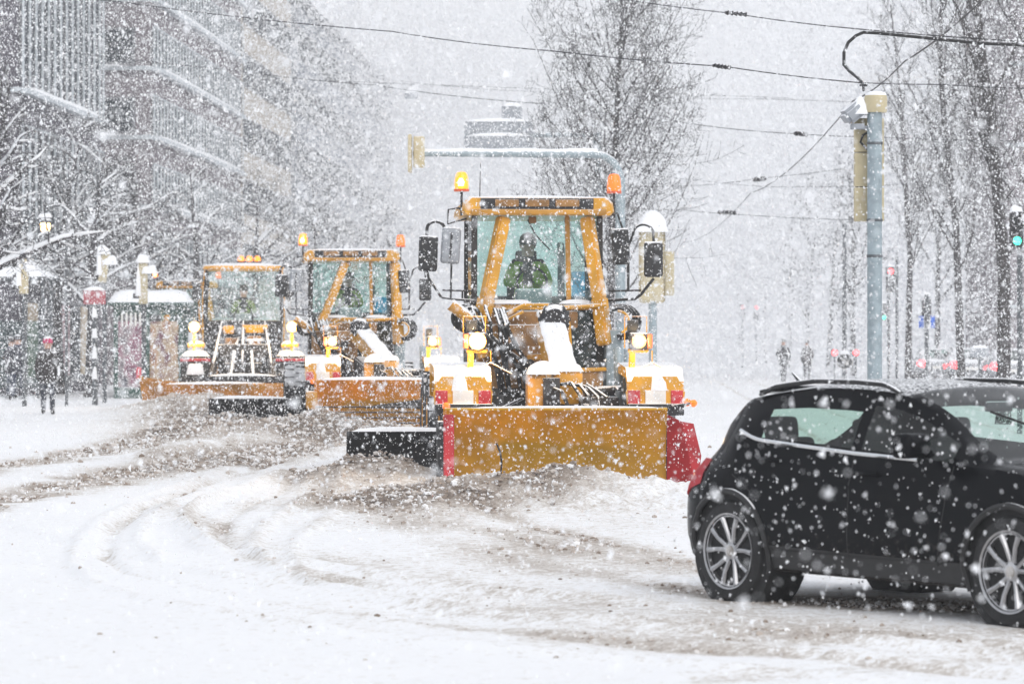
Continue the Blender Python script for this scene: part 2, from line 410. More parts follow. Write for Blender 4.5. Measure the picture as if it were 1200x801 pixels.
def build_ground():
    Y0 = 20.0
    ys = [-14, -8, -2, 4, 8, 11, 13]
    py = 835.0
    while py > 424: ys.append(H * F / (py - 400.5)); py -= 1.25 if py > 470 else 0.9
    y = ys[-1]
    while y < 900: y *= 1.07; ys.append(min(y, 900))
    ys = np.array(sorted(set(ys)))
    s = np.concatenate([np.linspace(-6, -0.3, 16)[:-1], np.linspace(-0.3, -0.13, 90)[:-1], np.linspace(-0.13, 0.13, 640), np.linspace(0.13, 0.3, 60)[1:], np.linspace(0.3, 6, 16)[1:]])
    YY, SS = np.meshgrid(ys, s, indexing='ij'); XX = SS * (YY + Y0) * np.where(np.abs(SS) > 0.3, np.minimum(1, 620 / np.maximum(np.abs(SS) * (YY + Y0), 1)), 1)
    z, m = ground_fn(XX, YY)
    z = np.where(np.abs(SS) > 0.29, 0, z)
    ny, nx = XX.shape; V = np.stack([XX, YY, z], -1).reshape(-1, 3)
    idx = np.arange(ny * nx).reshape(ny, nx)
    Fc = np.stack([idx[:-1, :-1], idx[:-1, 1:], idx[1:, 1:], idx[1:, :-1]], -1).reshape(-1, 4)
    o = arr_mesh('ground', V, Fc, ground_mat); o['kind'] = 'structure'
    a = o.data.attributes.new('slush', 'FLOAT', 'POINT'); a.data.foreach_set('value', m.ravel().astype(np.float32))
build_ground()

def ico(sub=1):
    b = bmesh.new(); bmesh.ops.create_icosphere(b, subdivisions=sub, radius=1)
    V = np.array([v.co[:] for v in b.verts]); Fc = np.array([[v.index for v in f.verts] for f in b.faces]); b.free(); return V, Fc

def build_clumps():
    """loose lumps of frozen slush, thickest on the heaps"""
    N = 420000
    D = 19 + (92 - 19) * rng.random(N) ** 1.3; X = (rng.random(N) - 0.5) * 0.34 * D
    z, m = ground_fn(X, D)
    keep = rng.random(N) < np.clip(m - 0.28, 0, 1) ** 1.3 * 0.95
    # a few single crumbs thrown over clean snow
    keep |= (rng.random(N) < 0.0015 + 0.02 * np.clip(m, 0, .4)) & (D < 60)
    X, D, z, m = X[keep], D[keep], z[keep], m[keep]
    Vi, Fi = ico(1); n = len(X)
    sz = 0.006 + 0.026 * rng.random(n) ** 4 + 0.008 * m * rng.random(n)
    sz *= np.clip(D / 38, 0.55, 1.3)
    jit = 1 + 0.35 * (rng.random((n, len(Vi), 1)) - 0.5)
    st = 0.7 + 0.7 * rng.random((n, 1, 3)); st[:, :, 2] *= 0.7
    V = Vi[None] * jit * st * sz[:, None, None] + np.stack([X, D, z + sz * 0.25], -1)[:, None]
    Fc = Fi[None] + (np.arange(n) * len(Vi))[:, None, None]
    mt = bpy.data.materials.new('slush_lump'); mt.use_nodes = True; nn = mt.node_tree; p = nn.nodes['Principled BSDF']; p.inputs['Roughness'].default_value = .8
    ge = nn.nodes.new('ShaderNodeNewGeometry'); rp = nn.nodes.new('ShaderNodeValToRGB'); nn.links.new(ge.outputs['Random Per Island'], rp.inputs[0]); nn.links.new(rp.outputs[0], p.inputs['Base Color'])
    e = rp.color_ramp.elements; e[0].color = (.20, .155, .12, 1); e[1].color = (.84, .84, .85, 1)
    for pos, c in ((.25, (.36, .30, .255, 1)), (.55, (.55, .50, .46, 1)), (.8, (.74, .72, .71, 1))): q = e.new(pos); q.color = c
    o = arr_mesh('slush_lumps', V.reshape(-1, 3), Fc.reshape(-1, 3), mt, smooth=False); o['kind'] = 'stuff'
build_clumps()

# ------------------------------------------------------------------ haze (falling snow thickens the air)
def build_haze():
    b = MB(); b.box((0, 442, 20), (1300, 936, 44))
    me = bpy.data.meshes.new('haze'); bm = b.bm; bm.to_mesh(me); bm.free()
    m = bpy.data.materials.new('haze_air'); m.use_nodes = True; n = m.node_tree; n.nodes.clear()
    o_ = n.nodes.new('ShaderNodeOutputMaterial'); v = n.nodes.new('ShaderNodeVolumePrincipled')
    v.inputs['Color'].default_value = (0.965, 0.972, 0.985, 1); v.inputs['Density'].default_value = HAZE; v.inputs['Anisotropy'].default_value = 0.0
    n.links.new(v.outputs[0], o_.inputs['Volume']); me.materials.append(m)
    o = bpy.data.objects.new('haze', me); COL.objects.link(o); o['kind'] = 'stuff'
build_haze()

# ------------------------------------------------------------------ buildings along the street
conc = mk('dark_facade', (0.075, 0.068, 0.085), 0.8, 0, 0.2, 0.6)
conc2 = mk('brownish_facade', (0.19, 0.165, 0.18), 0.8, 0, 0.2, 0.5)
pale_f = mk('pale_facade', (0.50, 0.45, 0.39), 0.8, 0, 0.1, 0.5)
grey_f = mk('grey_facade', (0.26, 0.28, 0.32), 0.8, 0, 0.15, 0.5)
fin_m = mk('louvre_fins', (0.50, 0.54, 0.57), 0.6, 0, 0.12, 0.5)
win_m = mk('window_pane', (0.035, 0.045, 0.055), 0.55, 0, 0.3, 0.3); win_m.node_tree.nodes['Principled BSDF'].inputs['Specular IOR Level'].default_value = .08
frame_m = mk('window_frame', (0.14, 0.145, 0.16), 0.6, 0, 0.1)
shop_m = lamp_mat('shop_light', (.5, 0.40, 0.27), 0.10)
shop_p = lamp_mat('shop_pink', (0.3, 0.10, 0.13), 0.05)
ANG = -math.atan(STREET)

def facade_building(name, label, X0, D0, D1, depth, height, wall, storey, z0, fins=None, end=True, ledges=True, nwin=6, lean=0, shop=False, roof='flat'):
    """local x = 0 is the street face (building behind it, at -x); local y runs down the street"""
    t = thing(name, label, 'building', (X0 + STREET * D0, D0, 0), ANG)
    L_ = D1 - D0
    MB().box((-depth / 2, L_ / 2, height / 2), (depth, L_, height)).build('wall', wall, t)
    if roof == 'flat':
        MB().box((-depth / 2 + .15, L_ / 2, height + .2), (depth + .5, L_ + .3, .4), bev=.05).build('roof', frame_m, t)
        MB().dome((-depth / 2, L_ / 2, height + .4), (depth, L_, .3), 3).build('snow_cap', snow_m, t)
    z = z0; k = 0
    first_w = None
    while z + storey <= height + .01 and k < 12:
        if fins:
            fh, sp = fins; b = MB(); nf = int(L_ / sp)
            za, zb_ = z + storey - .05, z + storey - fh; out = [(.1, z + storey)]
            for i in range(nf + 1):   # one comb: a top rail with a blade hanging at every step
                yc = .2 + i * sp if i < nf else L_ - .1
                out += [(yc - .06, za), (yc - .06, zb_), (yc + .06, zb_), (yc + .06, za)]
            out.append((L_ - .04, z + storey))
            b.loft([[Vector((x, y, q)) for y, q in out] for x in (.0975, .1525)])
            b.build('louvre_grille', fin_m, t)
            MB().box((.12, L_ / 2, z + storey - fh - .12), (.3, L_, .16)).build('ledge', fin_m, t)
            MB().dome((.12, L_ / 2, z + storey - fh - .04), (.28, L_, .14), k).build('ledge_snow', snow_m, t)
        wy = L_ / nwin; hz = (fins[0] if fins else storey * .58)
        zc = z + storey - hz / 2 - .03
        for i in range(nwin):
            if first_w is None:
                f = MB(); f.box((.02, 0, 0), (.10, wy * .84, hz * .92)); first_w = f.build('window', frame_m, t)
                g = MB().box((.06, 0, 0), (.05, wy * .76, hz * .80)).build('pane', win_m, first_w); w = first_w
            else: w = copy_tree(first_w, t)
            w.location = (0, wy * (i + .5), zc)
        if end:  # end wall that faces down the street
            MB().box((-depth / 2, -.06, z + storey - fh - .12 if fins else z + storey - hz - .15), (depth, .35, .16)).build('ledge', fin_m, t)
            MB().dome((-depth / 2, -.10, z + storey - (fins[0] if fins else hz) - .05), (depth, .5, .2), k + 9).build('ledge_snow', snow_m, t)
            for i in range(5):
                w = copy_tree(first_w, t); w.rotation_euler = (0, 0, R(-90)); w.location = (-1.7 - i * 3.1, 0, zc); w.scale = (1, 2.3 / (wy * .84), 1)
        z += storey; k += 1
    if shop:
        for i in range(7):
            y = 1.8 + i * (L_ - 3) / 6.5
            s = MB().box((.06, y, 1.7), (.1, 1.7, 2.5)).build('shop_window', frame_m, t)
            MB().box((.13, y, 1.75), (.05, 1.5, 2.2)).build('pane', (shop_m, win_m, win_m, shop_p, win_m, shop_m, win_m)[i], s)
    return t

facade_building('office_building', 'dark office block with pale vertical louvres, the nearest building at the left edge', -18.5, 104.3, 120, 22, 26, conc, 5.2, 2.9, fins=(4.1, 1.12), nwin=6, shop=True)
facade_building('office_building', 'grey office block whose long front has rows of white louvres above dark bands', -18.5, 132, 161.3, 22, 26, conc2, 2.56, 3.2, fins=(1.47, .92), nwin=11, shop=True)
facade_building('apartment_building', 'pale cream narrow building beside the louvred office block', -18.5, 161.7, 184, 20, 29, pale_f, 2.9, 3.4, nwin=5, end=False)
facade_building('apartment_building', 'blue grey building with snowy ledges fading into the snowfall behind the cream one', -18.5, 187, 257, 19, 19.5, grey_f, 3.0, 3.4, nwin=14)
def tower():
    t = thing('tower_building', 'faint tall tower with a rooftop box, farthest block on the left', 'building', (-11.3, 310, 0), ANG)
    MB().box((-6, 9, 14), (12, 18, 28)).build('wall', grey_f, t); MB().box((-6, 9, 28.2), (12.4, 18.4, .5), bev=.1).build('roof', snow_m, t)
    MB().box((-5, 8, 31), (4.6, 5, 5)).build('roof_box', grey_f, t)
    for k in range(7):
        for i in range(4):
            f = MB().box((-2 - i * 2.8, -.02, 5 + k * 3.3), (1.6, .14, 1.8)).build('window', frame_m, t); MB().box((-2 - i * 2.8, -.1, 5 + k * 3.3), (1.3, .06, 1.5)).build('pane', win_m, f)
tower()
def domed():
    D = 255; t = thing('domed_building', 'pale grey building with a great dome fading into the snow at upper right', 'building', (gx(1093, D), D, 0), 0)
    MB().box((8, 8, 10.3), (27, 16, 20.6)).build('wall', grey_f, t)
    for z in (14.2, 20.6): MB().box((8, 7.8, z), (27.8, 17, .6), bev=.1).build('cornice', pale_f, t)
    MB().lathe([(3.75, 20.5), (3.75, 22.2), (3.95, 22.4), (3.95, 22.9)], 32, Matrix.Translation((0, 5, 0))).build('drum', grey_f, t)
    MB().lathe([(3.75 * math.cos(a), 22.9 + 5.2 * math.sin(a)) for a in np.linspace(0, math.pi / 2 - .02, 12)], 36, Matrix.Translation((0, 5, 0))).build('dome', grey_f, t)
    MB().lathe([(.5, 28), (.5, 29.2), (.7, 29.3), (.05, 30.6)], 14, Matrix.Translation((0, 5, 0))).build('lantern', grey_f, t)
    for k in range(4):
        for i in range(8):
            f = MB().box((-4.2 + i * 3.1, -.02, 4 + k * 3.9), (1.7, .16, 2.4)).build('window', frame_m, t); MB().box((-4.2 + i * 3.1, -.11, 4 + k * 3.9), (1.4, .06, 2.1)).build('pane', win_m, f)
    MB().dome((8, 8, 20.9), (27, 16, .4), 2).build('snow_cap', snow_m, t)
domed()
def right_block():
    D = 150; t = thing('office_building', 'dark grey corner block rising behind the big tree at the right edge', 'building', (gx(1181, D), D, 0), ANG)
    MB().box((13, 10, 14), (26, 20, 28)).build('wall', conc2, t); MB().box((13, 10, 28.2), (26.4, 20.4, .5), bev=.1).build('roof', frame_m, t)
    for k in range(7):
        for i in range(6):
            f = MB().box((2 + i * 3.1, -.03, 4.5 + k * 3.4), (1.7, .16, 2.1)).build('window', frame_m, t); MB().box((2 + i * 3.1, -.12, 4.5 + k * 3.4), (1.4, .06, 1.8)).build('pane', win_m, f)
        MB().box((13, -.15, 3.2 + k * 3.4), (26, .5, .16)).build('ledge', fin_m, t)
right_block()

# ------------------------------------------------------------------ bare winter trees
bark = mk('bark', (0.060, 0.055, 0.056), 0.9, 0, 0.3, 5, 0.3, snow=0.10)
bark_d = mk('bark_snowy', (0.05, 0.046, 0.05), 0.9, 0, 0.3, 5, 0.3, snow=0.08)

def tubes_mesh(name, lines, sides, mat, parent):
    Vs, Fs, off = [], [], 0
    for pts, rad in lines:
        P = np.asarray(pts, float); n = len(P); T = np.gradient(P, axis=0); T /= np.linalg.norm(T, axis=1)[:, None] + 1e-9
        u = np.cross(T, [0.31, 0.2, 0.93]); nu = np.linalg.norm(u, axis=1)[:, None]; u = np.where(nu < .05, np.cross(T, [1, 0, 0]), u); u /= np.linalg.norm(u, axis=1)[:, None] + 1e-9
        w = np.cross(T, u); a = np.arange(sides) * 2 * np.pi / sides
        ring = P[:, None] + (u[:, None] * np.cos(a)[None, :, None] + w[:, None] * np.sin(a)[None, :, None]) * np.asarray(rad)[:, None, None]
        Vs.append(ring.reshape(-1, 3)); i = np.arange(n - 1)[:, None] * sides; k = np.arange(sides)[None]; k2 = (k + 1) % sides
        Fs.append((np.stack([i + k, i + k2, i + sides + k2, i + sides + k], -1).reshape(-1, 4)) + off); off += n * sides
    if not Vs: return None
    return arr_mesh(name, np.concatenate(Vs), np.concatenate(Fs), mat, parent)

def make_tree(name, label, loc, h, seed, trunk_r=0.16, bole=2.4, spread=0.55, up=0.25, levels=4, kids=(14, 7, 6, 4), snow=0.0, minr=0.006, group='bare trees along the snowy street', lens=(0.42, 0.5, 0.5, 0.5), mat=None, start=0.0, wob0=.05, limb=.42, wob1=.13):
    rr = np.random.default_rng(seed); t = thing(name, label, 'tree', loc, 0, group)
    thick, thin, caps = [], [], []
    def grow(p, d, L_, r, lev):
        n = 7 if lev == 0 else (6 if lev == 1 else 4)
        pts = [p]; rad = [r]; dirs = [d]; cur = p.copy(); dd = d.copy(); wob = wob0 if lev == 0 else wob1
        for i in range(n):
            dd = dd + rr.normal(0, wob, 3) + np.array([0, 0, (0.05 if lev == 0 else up * 0.22)])
            if snow and lev >= 1: dd[2] -= 0.05
            dd /= np.linalg.norm(dd); cur = cur + dd * L_ / n; pts.append(cur.copy()); dirs.append(dd.copy())
            rad.append(max(minr, r * (1 - 0.82 * (i + 1) / n)))
        (thick if r > 0.03 else thin).append((pts, rad))
        if snow > 0 and lev >= 1 and r > minr * 1.2:
            dz = np.mean([abs(q[2]) for q in dirs])
            if dz < 0.75 and rr.random() < (0.8 if lev == 1 else 0.26):
                P = np.array(pts); rad_ = np.array(rad); S = rad_ * 0.9 + 0.016 * snow * (1.3 - dz) * (1.5 if lev == 1 else 1.0)
                S[0] *= .5; S[-1] *= .4
                P[:, 2] += rad_ * 0.65 + S * 0.45; caps.append((P, S))
        if lev + 1 >= levels: return
        nk = kids[lev]; nk = max(1, int(nk * (0.75 + 0.5 * rr.random())))
        for k in range(nk):
            f = (start if lev == 0 else 0.12) + (1 - (start if lev == 0 else 0.12)) * ((k + rr.random()) / nk) if True else 0
            f = min(f, 0.98); x = f * n; i = min(int(x), n - 1); q = np.array(pts[i]) * (1 - (x - i)) + np.array(pts[i + 1]) * (x - i)
            rk = rad[i] * (1 - (x - i)) + rad[i + 1] * (x - i)
            D_ = dirs[i]; a = rr.uniform(0, 2 * math.pi); s1 = np.cross(D_, [0.3, 0.9, 0.2]); s1 /= np.linalg.norm(s1); s2 = np.cross(D_, s1)
            out = s1 * math.cos(a) + s2 * math.sin(a)
            sp = spread * (1.15 if lev else 1.0) * rr.uniform(0.75, 1.25)
            nd = D_ * (1 - sp * 0.6) + out * sp + np.array([0, 0, up * (0.5 if lev == 0 else 0.3)]); nd /= np.linalg.norm(nd)
            LL = L_ * lens[lev] * (1.15 - 0.75 * f) * rr.uniform(0.75, 1.2)
            grow(q, nd, LL, max(minr, min(rk * 0.62, r * (limb if lev == 0 else 0.42))), lev + 1)
    z0 = np.array([0, 0, -0.1]); top = np.array([rr.normal(0, .08), rr.normal(0, .08), bole])
    tubes_mesh('trunk', [([z0, np.array([0, 0, .25]), top * .5, top], [trunk_r * 1.35, trunk_r * 1.05, trunk_r, trunk_r * .92])], 10, mat or bark, t)
    grow(top * 0.985, np.array([0.02, 0, 1.0]), h - bole, trunk_r * .92, 0)
    c = tubes_mesh('crown', thick, 6, mat or bark, t); tw = tubes_mesh('twigs', thin, 3, mat or bark, c if c else t)
    if caps: tubes_mesh('snow_cover', caps, 5, snow_m, t)
    return t

def spot(px, D): return (gx(px, D), D, 0)
make_tree('bare_tree', 'tall bare tree with upswept branches rising behind the foremost plough cab', spot(716, 96), 14.2, 31, 0.13, 2.2, 0.86, 0.5, 4, (70, 13, 8, 4), minr=0.0062, lens=(0.37, 0.46, 0.46, 0.5), wob0=.012, limb=.26, wob1=.055)
for lab, px, D, h, seed, tr, bole in (
    ('thick bare tree by the right edge with a stout dark trunk', 1176, 74, 14.8, 21, 0.15, 3.2),
    ('slim bare tree standing just left of the stout one at the right edge', 1127, 104, 15.0, 22, 0.125, 3.4),
    ('slender bare tree just right of the grey signal pole', 1064, 124, 13.5, 23, 0.12, 3.2),
    ('bare tree leaning in at the right border beside the dark block', 1222, 92, 14.5, 24, 0.15, 3.0),
    ('hazy bare tree in front of the domed building', 1098, 165, 16.0, 25, 0.14, 3.0)):
    make_tree('bare_tree', lab, spot(px, D), h, seed, tr, bole, 0.58, 0.45, 4, (26, 10, 7, 3), minr=0.0062, lens=(0.34, 0.44, 0.48, 0.5), limb=.30, wob1=.08)
for i, (px, D, h) in enumerate(((868, 275, 12), (897, 255, 12), (925, 235, 12), (946, 218, 12), (971, 200, 12), (1000, 182, 11.5))):
    labs = ('palest and most distant tree of the far row on the right', 'second palest tree of the far row on the right, in the snow haze', 'tree of the far row behind the walking pedestrians', 'tree of the far row between the pedestrians and the round blue sign', 'tree of the far row just left of the round blue sign', 'darkest and nearest tree of the far row, left of the grey signal pole')
    make_tree('bare_tree', labs[i], spot(px, D), h, 40 + i, 0.15, 2.5, 0.62, 0.4, 4, (16, 8, 6, 3), minr=0.010, lens=(0.4, 0.45, 0.5, 0.5))
for i, (lab, px, D, h, tr, bole, sp) in enumerate((
    ('snow laden tree with the dark trunk beside the warm street lamp', 70, 108, 10.0, 0.16, 2.6, 0.85),
    ('broad snow laden tree at the left border with long level boughs', -14, 72, 8.2, 0.18, 2.7, 0.9),
    ('snow laden tree rising above the bus shelter', 168, 112, 8.6, 0.16, 2.8, 0.85),
    ('snow laden tree behind the walking person', 105, 104, 8.4, 0.15, 2.6, 0.85),
    ('snow laden tree above the round cab of the loader', 232, 126, 9.0, 0.16, 2.8, 0.8),
    ('pale snow laden tree between the loader and the second grader', 300, 142, 9.5, 0.17, 2.8, 0.8),
    ('pale snow laden tree rising over the second grader cab', 372, 165, 10.5, 0.18, 2.8, 0.8),
    ('very pale tree left of the mast arm in the haze', 440, 190, 11.0, 0.2, 2.8, 0.75),
    ('snow laden tree in front of the dark louvred office block', 20, 112, 9.5, 0.17, 2.8, 0.85))):
    make_tree('snowy_tree', lab, spot(px, D), h * .86, 60 + i, tr, bole, sp, 0.2, 4, (17, 11, 7, 4), snow=1.0, minr=0.0075, group='snow covered trees on the left pavement', lens=(0.5, 0.48, 0.5, 0.5), mat=bark_d)

# ------------------------------------------------------------------ motor graders (front at local -y, origin on the ground under the front axle)
def rotM(loc, rx=0, ry=0, rz=0): return Matrix.Translation(Vector(loc)) @ Euler((rx, ry, rz)).to_matrix().to_4x4()
def arc(c, r, a0, a1, n, plane='xz'):
    o = []
    for i in range(n + 1):
        a = R(a0 + (a1 - a0) * i / n)
        o.append((c[0] + r * math.cos(a), c[1], c[2] + r * math.sin(a)) if plane == 'xz' else (c[0], c[1] + r * math.cos(a), c[2] + r * math.sin(a)))
    return o

def big_wheel(t, x, y, r=0.64, w=0.44, mat=None):
    M = rotM((x, y, r), 0, R(90), 0)
    b = MB(); b.lathe([(r * .58, -w * .46), (r * .80, -w * .5), (r * .95, -w * .46), (r, -w * .3), (r, w * .3), (r * .95, w * .46), (r * .80, w * .5), (r * .58, w * .46)], 36, M, close=True)
    for k in range(20):   # chevron lugs
        a = 2 * math.pi * k / 20
        for s in (-1, 1):
            aa = a + (0 if s < 0 else math.pi / 20)
            b.box((x + s * w * .25, y + math.cos(aa) * r * 1.0, r + math.sin(aa) * r * 1.0), (w * .42, .075, .05), (aa - math.pi / 2 + math.pi / 2 + math.pi / 2, 0, 0))
    ty = b.build('tyre', rubber_s, None)
    wh = MB().lathe([(r * .56, -w * .40), (r * .58, -w * .46), (r * .52, -w * .3), (r * .2, -w * .18), (r * .2, w * .18), (r * .52, w * .3), (r * .58, w * .46), (r * .56, w * .40)], 28, M).build('wheel', yellow2, t)
    ty.parent = wh
    return wh

def beacon(t, x, y, z, lit):
    p = MB().tube([(x, y, z - .42), (x, y, z - .10)], .016, 8).box((x, y, z - .10), (.07, .07, .03)).build('beacon_stem', black_m, t)
    MB().lathe([(.085, -.09), (.09, -.03), (.075, .09), (.055, .125), (.01, .135)], 18, rotM((x, y, z))).build('beacon_lens', amber_dim if not lit else amber, p)
    MB().lathe([(.098, -.115), (.098, -.085)], 18, rotM((x, y, z))).build('beacon_base', orange_lens, p)
    if lit: MB().lathe([(.035, -.05), (.045, 0), (.02, .05)], 10, rotM((x - .01, y - .075, z))).build('beacon_bulb', amber_core, p)

def mirror(t, x, y, z, w, h, tilt=0.0, rz=0.0):
    b = MB().box((x, y, z), (w, .10, h), (0, tilt, rz), bev=.045, segs=3)
    o = b.build('mirror', mirror_m, t)
    MB().box((x, y - .055, z), (w * .10, .015, h * .7), (0, tilt, rz)).build('mirror_rib', black_m, o)
    return o

def driver(loc, lab, vest, s=1.0):
    make_person('person', lab, loc, 0, pose='drive', coat=(0.03, 0.034, 0.04), legs=(0.03, 0.03, 0.035), hat=(0.11, 0.11, 0.12), skin=(.55, .34, .26), vest=vest, s=s)

def make_grader(label, loc, rz, blade='red', pillars=((-.43, 3.27, -.65, 2.24, -.72, 1.95), (.62, 3.27, .77, 2.24, .84, 1.66)), bright=True, seed=0, cabx=0.0, wing=True, mold=-2.42):
    t = thing('motor_grader', label, 'grader', loc, rz, 'yellow road machines ploughing the street in a line')
    rs = random.Random(seed)
    # ---------------- chassis
    b = MB(); b.beam((cabx * .6, 2.6, 1.25), (0, .2, .95), .34, .34, .03).box((0, .1, .72), (1.8, .26, .24), bev=.03).box((cabx, 5.2, 1.05), (.9, 5.2, .5), bev=.04)
    b.tube([(-.9, .0, .64), (.9, 0, .64)], .10, 12)
    b.build('frame', dark_m, t)
    for s in (-1, 1):
        big_wheel(t, s * 1.16, 0)
        for y in (5.0, 6.5): big_wheel(t, s * 1.1 + cabx, y)
    # gooseneck that comes down from the cab to the front axle, snow lying along it
    gn = MB().beam((cabx + .10, 2.25, 1.90), (.14, .35, 1.22), .30, .34, .03).box((.16, .18, 1.16), (.36, .30, .40), bev=.04).build('gooseneck', yellow, t)
    P = []
    for i in range(9):
        f = i / 8; y = 2.2 - 1.9 * f; z = 1.90 - .70 * f + .185; x = cabx + .10 + (.14 - cabx - .10) * f + .0
        P.append([Vector((x + k * .16 * (1 + .05 * math.sin(3 * i)), y, z - .01 + .04 * (1 - abs(k) ** 5) + .012 * math.sin(2.3 * i + 2 * k))) for k in (-1, -.95, -.8, -.4, 0, .4, .8, .95, 1)])
    MB().grid(P).build('snow_cap', snow_m, gn)
    MB().dome((.16, .16, 1.35), (.40, .34, .09), 2).build('snow_cap', snow_m, gn)
    hub = MB().lathe([(.085, -.02), (.15, -.05), (.185, 0), (.185, .14), (.13, .2)], 20, rotM((cabx + .14, 1.95, 1.98), R(90), 0, 0))
    for k in range(14):
        a = 2 * math.pi * k / 14; hub.box((cabx + .14 + .175 * math.cos(a), 1.88, 1.98 + .175 * math.sin(a)), (.05, .12, .05), (0, -a, 0), bev=.01)
    hub = hub.build('pivot_ring', black_m, t)
    MB().lathe([(.09, 0), (.085, .05), (.03, .07)], 16, rotM((cabx + .14, 1.93, 1.98), R(90), 0, 0)).build('pivot_cap', grey_m, hub)
    # lift arm block beside the neck
    la = MB().box((-.22, .05, 1.06), (.22, .40, .52), bev=.03).build('lift_block', yellow2, t)
    MB().box((-.05, -.05, 1.0), (.20, .30, .56), bev=.02).build('valve_block', black_m, la)
    MB().dome((-.14, .0, 1.32), (.42, .46, .13), 4).build('snow_cap', snow_m, la)
    b = MB()
    for k in range(4):
        x = .16 + k * .10
        b.tube([(x - .08, .0, 1.20), (x + .02, -.25, 1.22 - .03 * k), (x + .12, -.42, 1.05), (x + .14, -.5, .82)], .020, 8)
    b.tube([(-.02, -.2, 1.15), (.05, -.42, 1.12), (.12, -.5, .95), (.1, -.5, .8)], .024, 8)
    b.build('hydraulic_hose', hose_m, t)
    b = MB(); b.box((.52, .0, .98), (.46, .3, .14), bev=.02).tube([(.35, -.1, 1.12), (.78, -.05, 1.16)], .035, 10).tube([(.3, -.2, .95), (.8, -.2, .90)], .03, 10).box((.62, .1, 1.12), (.2, .2, .12), bev=.02); b.build('valve_bank', dark_m, t)
    b = MB(); b.tube([(.80, .5, 1.62), (.80, .35, .85)], .055, 12).tube([(.92, .6, 1.60), (.90, .45, .85)], .04, 12); b.build('hydraulic_cylinder', steel_m, t)
    # push frame to the front plough
    b = MB()
    for s in (-.45, .45): b.beam((s, -.1, .72), (s * 1.1, -1.42, .52), .12, .18, .02)
    b.beam((-.75, -1.4, .55), (.75, -1.4, .55), .12, .2, .02).box((0, -1.1, .72), (.5, .5, .16), bev=.02)
    b.build('push_frame', dark_m, t)
    # fenders with red and white marking, bumper bar under each
    for s in (-1, 1):
        x = s * 1.12
        prof = [(-.72, .98), (-.72, 1.24), (-.55, 1.40), (.55, 1.46), (.72, 1.2), (.72, 1.05), (.5, 1.34), (-.5, 1.28), (-.64, 1.18), (-.66, .98)]
        f = MB(); rings = [[Vector((x + q * .33, y, z)) for y, z in prof] for q in (-1, -.96, .96, 1)]
        f.loft(rings); f.loft([[Vector((x + a, y, z)) for a, z in ((-.33, .97), (.33, .97), (.345, 1.12), (.25, 1.30), (-.25, 1.30), (-.345, 1.12))] for y in (-.735, -.68)]); fd = f.build('fender', yellow, t)
        for q in (-1, 1): MB().box((x + q * .25, -.742, 1.06), (.14, .02, .16), bev=.006).build('red_marking', red_m, fd)
        MB().box((x, -.742, 1.06), (.24, .02, .16), bev=.006).build('white_marking', white_m, fd)
        MB().dome((x - .03 * s, -.22, 1.335), (.46, .56, .09), 5 + s).build('snow_cap', snow_m, fd)
        MB().dome((x + .04 * s, -.74, 1.135), (.20, .035, .15), 8 + s, 10, bump=.45).build('snow_cap', snow_m, fd)
        bp = MB().box((x, -.74, .915), (.66, .10, .14), bev=.02).build('bumper', black_m, t)
        MB().lathe([(.035, 0), (.045, .03), (.02, .05)], 12, rotM((x - s * .0 + (-.2 if s < 0 else .36), -.80, .96 if s < 0 else 1.0), R(90), 0, 0)).build('marker_lamp', amber_dim, bp)
        # headlight on its post
        lx = s * .945
        ps = MB().beam((lx - .09, -.45, .95), (lx - .07, -.45, 1.62), .07, .07, .01).box((lx - .0, -.45, 1.60), (.24, .08, .05), bev=.01).build('headlight_post', yellow, t)
        hd = MB().box((lx, -.47, 1.71), (.22, .16, .20), bev=.035, segs=3).build('headlight', black_m, ps)
        lit = head_m if (bright and s < 0) else head_dim
        lr = .105 if (bright and s < 0) else .085
        MB().lathe([(lr, 0), (lr * .96, .03), (lr * .6, .05), (.01, .055)], 20, rotM((lx, -.545, 1.71), R(90), 0, 0)).build('headlight_lens', lens_warm, hd)
        MB().lathe([(lr * .5, 0), (lr * .3, .02), (.01, .028)], 16, rotM((lx, -.592, 1.71), R(90), 0, 0)).build('headlight_bulb', lit, hd)
        MB().box((lx + s * .13, -.48, 1.71), (.06, .13, .17), bev=.015).build('turn_signal', orange_lens, hd)
        fr = MB().box((lx - .06, -.42, 1.88), (.13, .05, .15), bev=.015).build('work_lamp', mirror_m, ps)
        b = MB().tube([(lx - .16, -.46, 1.63), (lx - .16, -.46, 2.0), (lx + .10, -.46, 2.0), (lx + .10, -.46, 1.80)], .007, 6)
        b.tube([(lx + .16, -.5, 1.6), (lx + .16, -.5, 1.46), (lx + .40, -.6, 1.33)], .008, 6).tube([(lx + .16, -.5, 1.46), (lx - .14, -.6, 1.33)], .008, 6); b.build('lamp_guard', yellow2, ps)
    # wide angle marker on a stalk
    MB().tube([(1.30, -.8, .95), (1.52, -.85, .99)], .018, 8).build('marker_stalk', black_m, t)
    MB().lathe([(.01, -.045), (.04, -.02), (.045, .01), (.02, .04)], 12, rotM((1.55, -.85, .99))).build('marker_lamp', amber_dim, t)
    # ---------------- front plough
    def board(x0, x1, mat, ztop, zbot, dy, name='plough_blade', ribs=False, n=14, fold=None):
        rows = []; 
        for i in range(n + 1):
            x = x0 + (x1 - x0) * i / n; row = []
            for k in range(11):
                f = k / 10; z = zbot + (ztop - zbot) * f
                y = dy(x) + .30 * ((f - .38) ** 2) * -1.5 + .10
                if ribs and k in (1, 3, 5): y -= .02
                row.append((x, y, z))
            rows.append(row)
        b = MB(); b.grid([[Vector(p) for p in r] for r in rows])
        bmesh.ops.solidify(b.bm, geom=b.bm.faces[:], thickness=-.035)
        return b.build(name, mat, t)
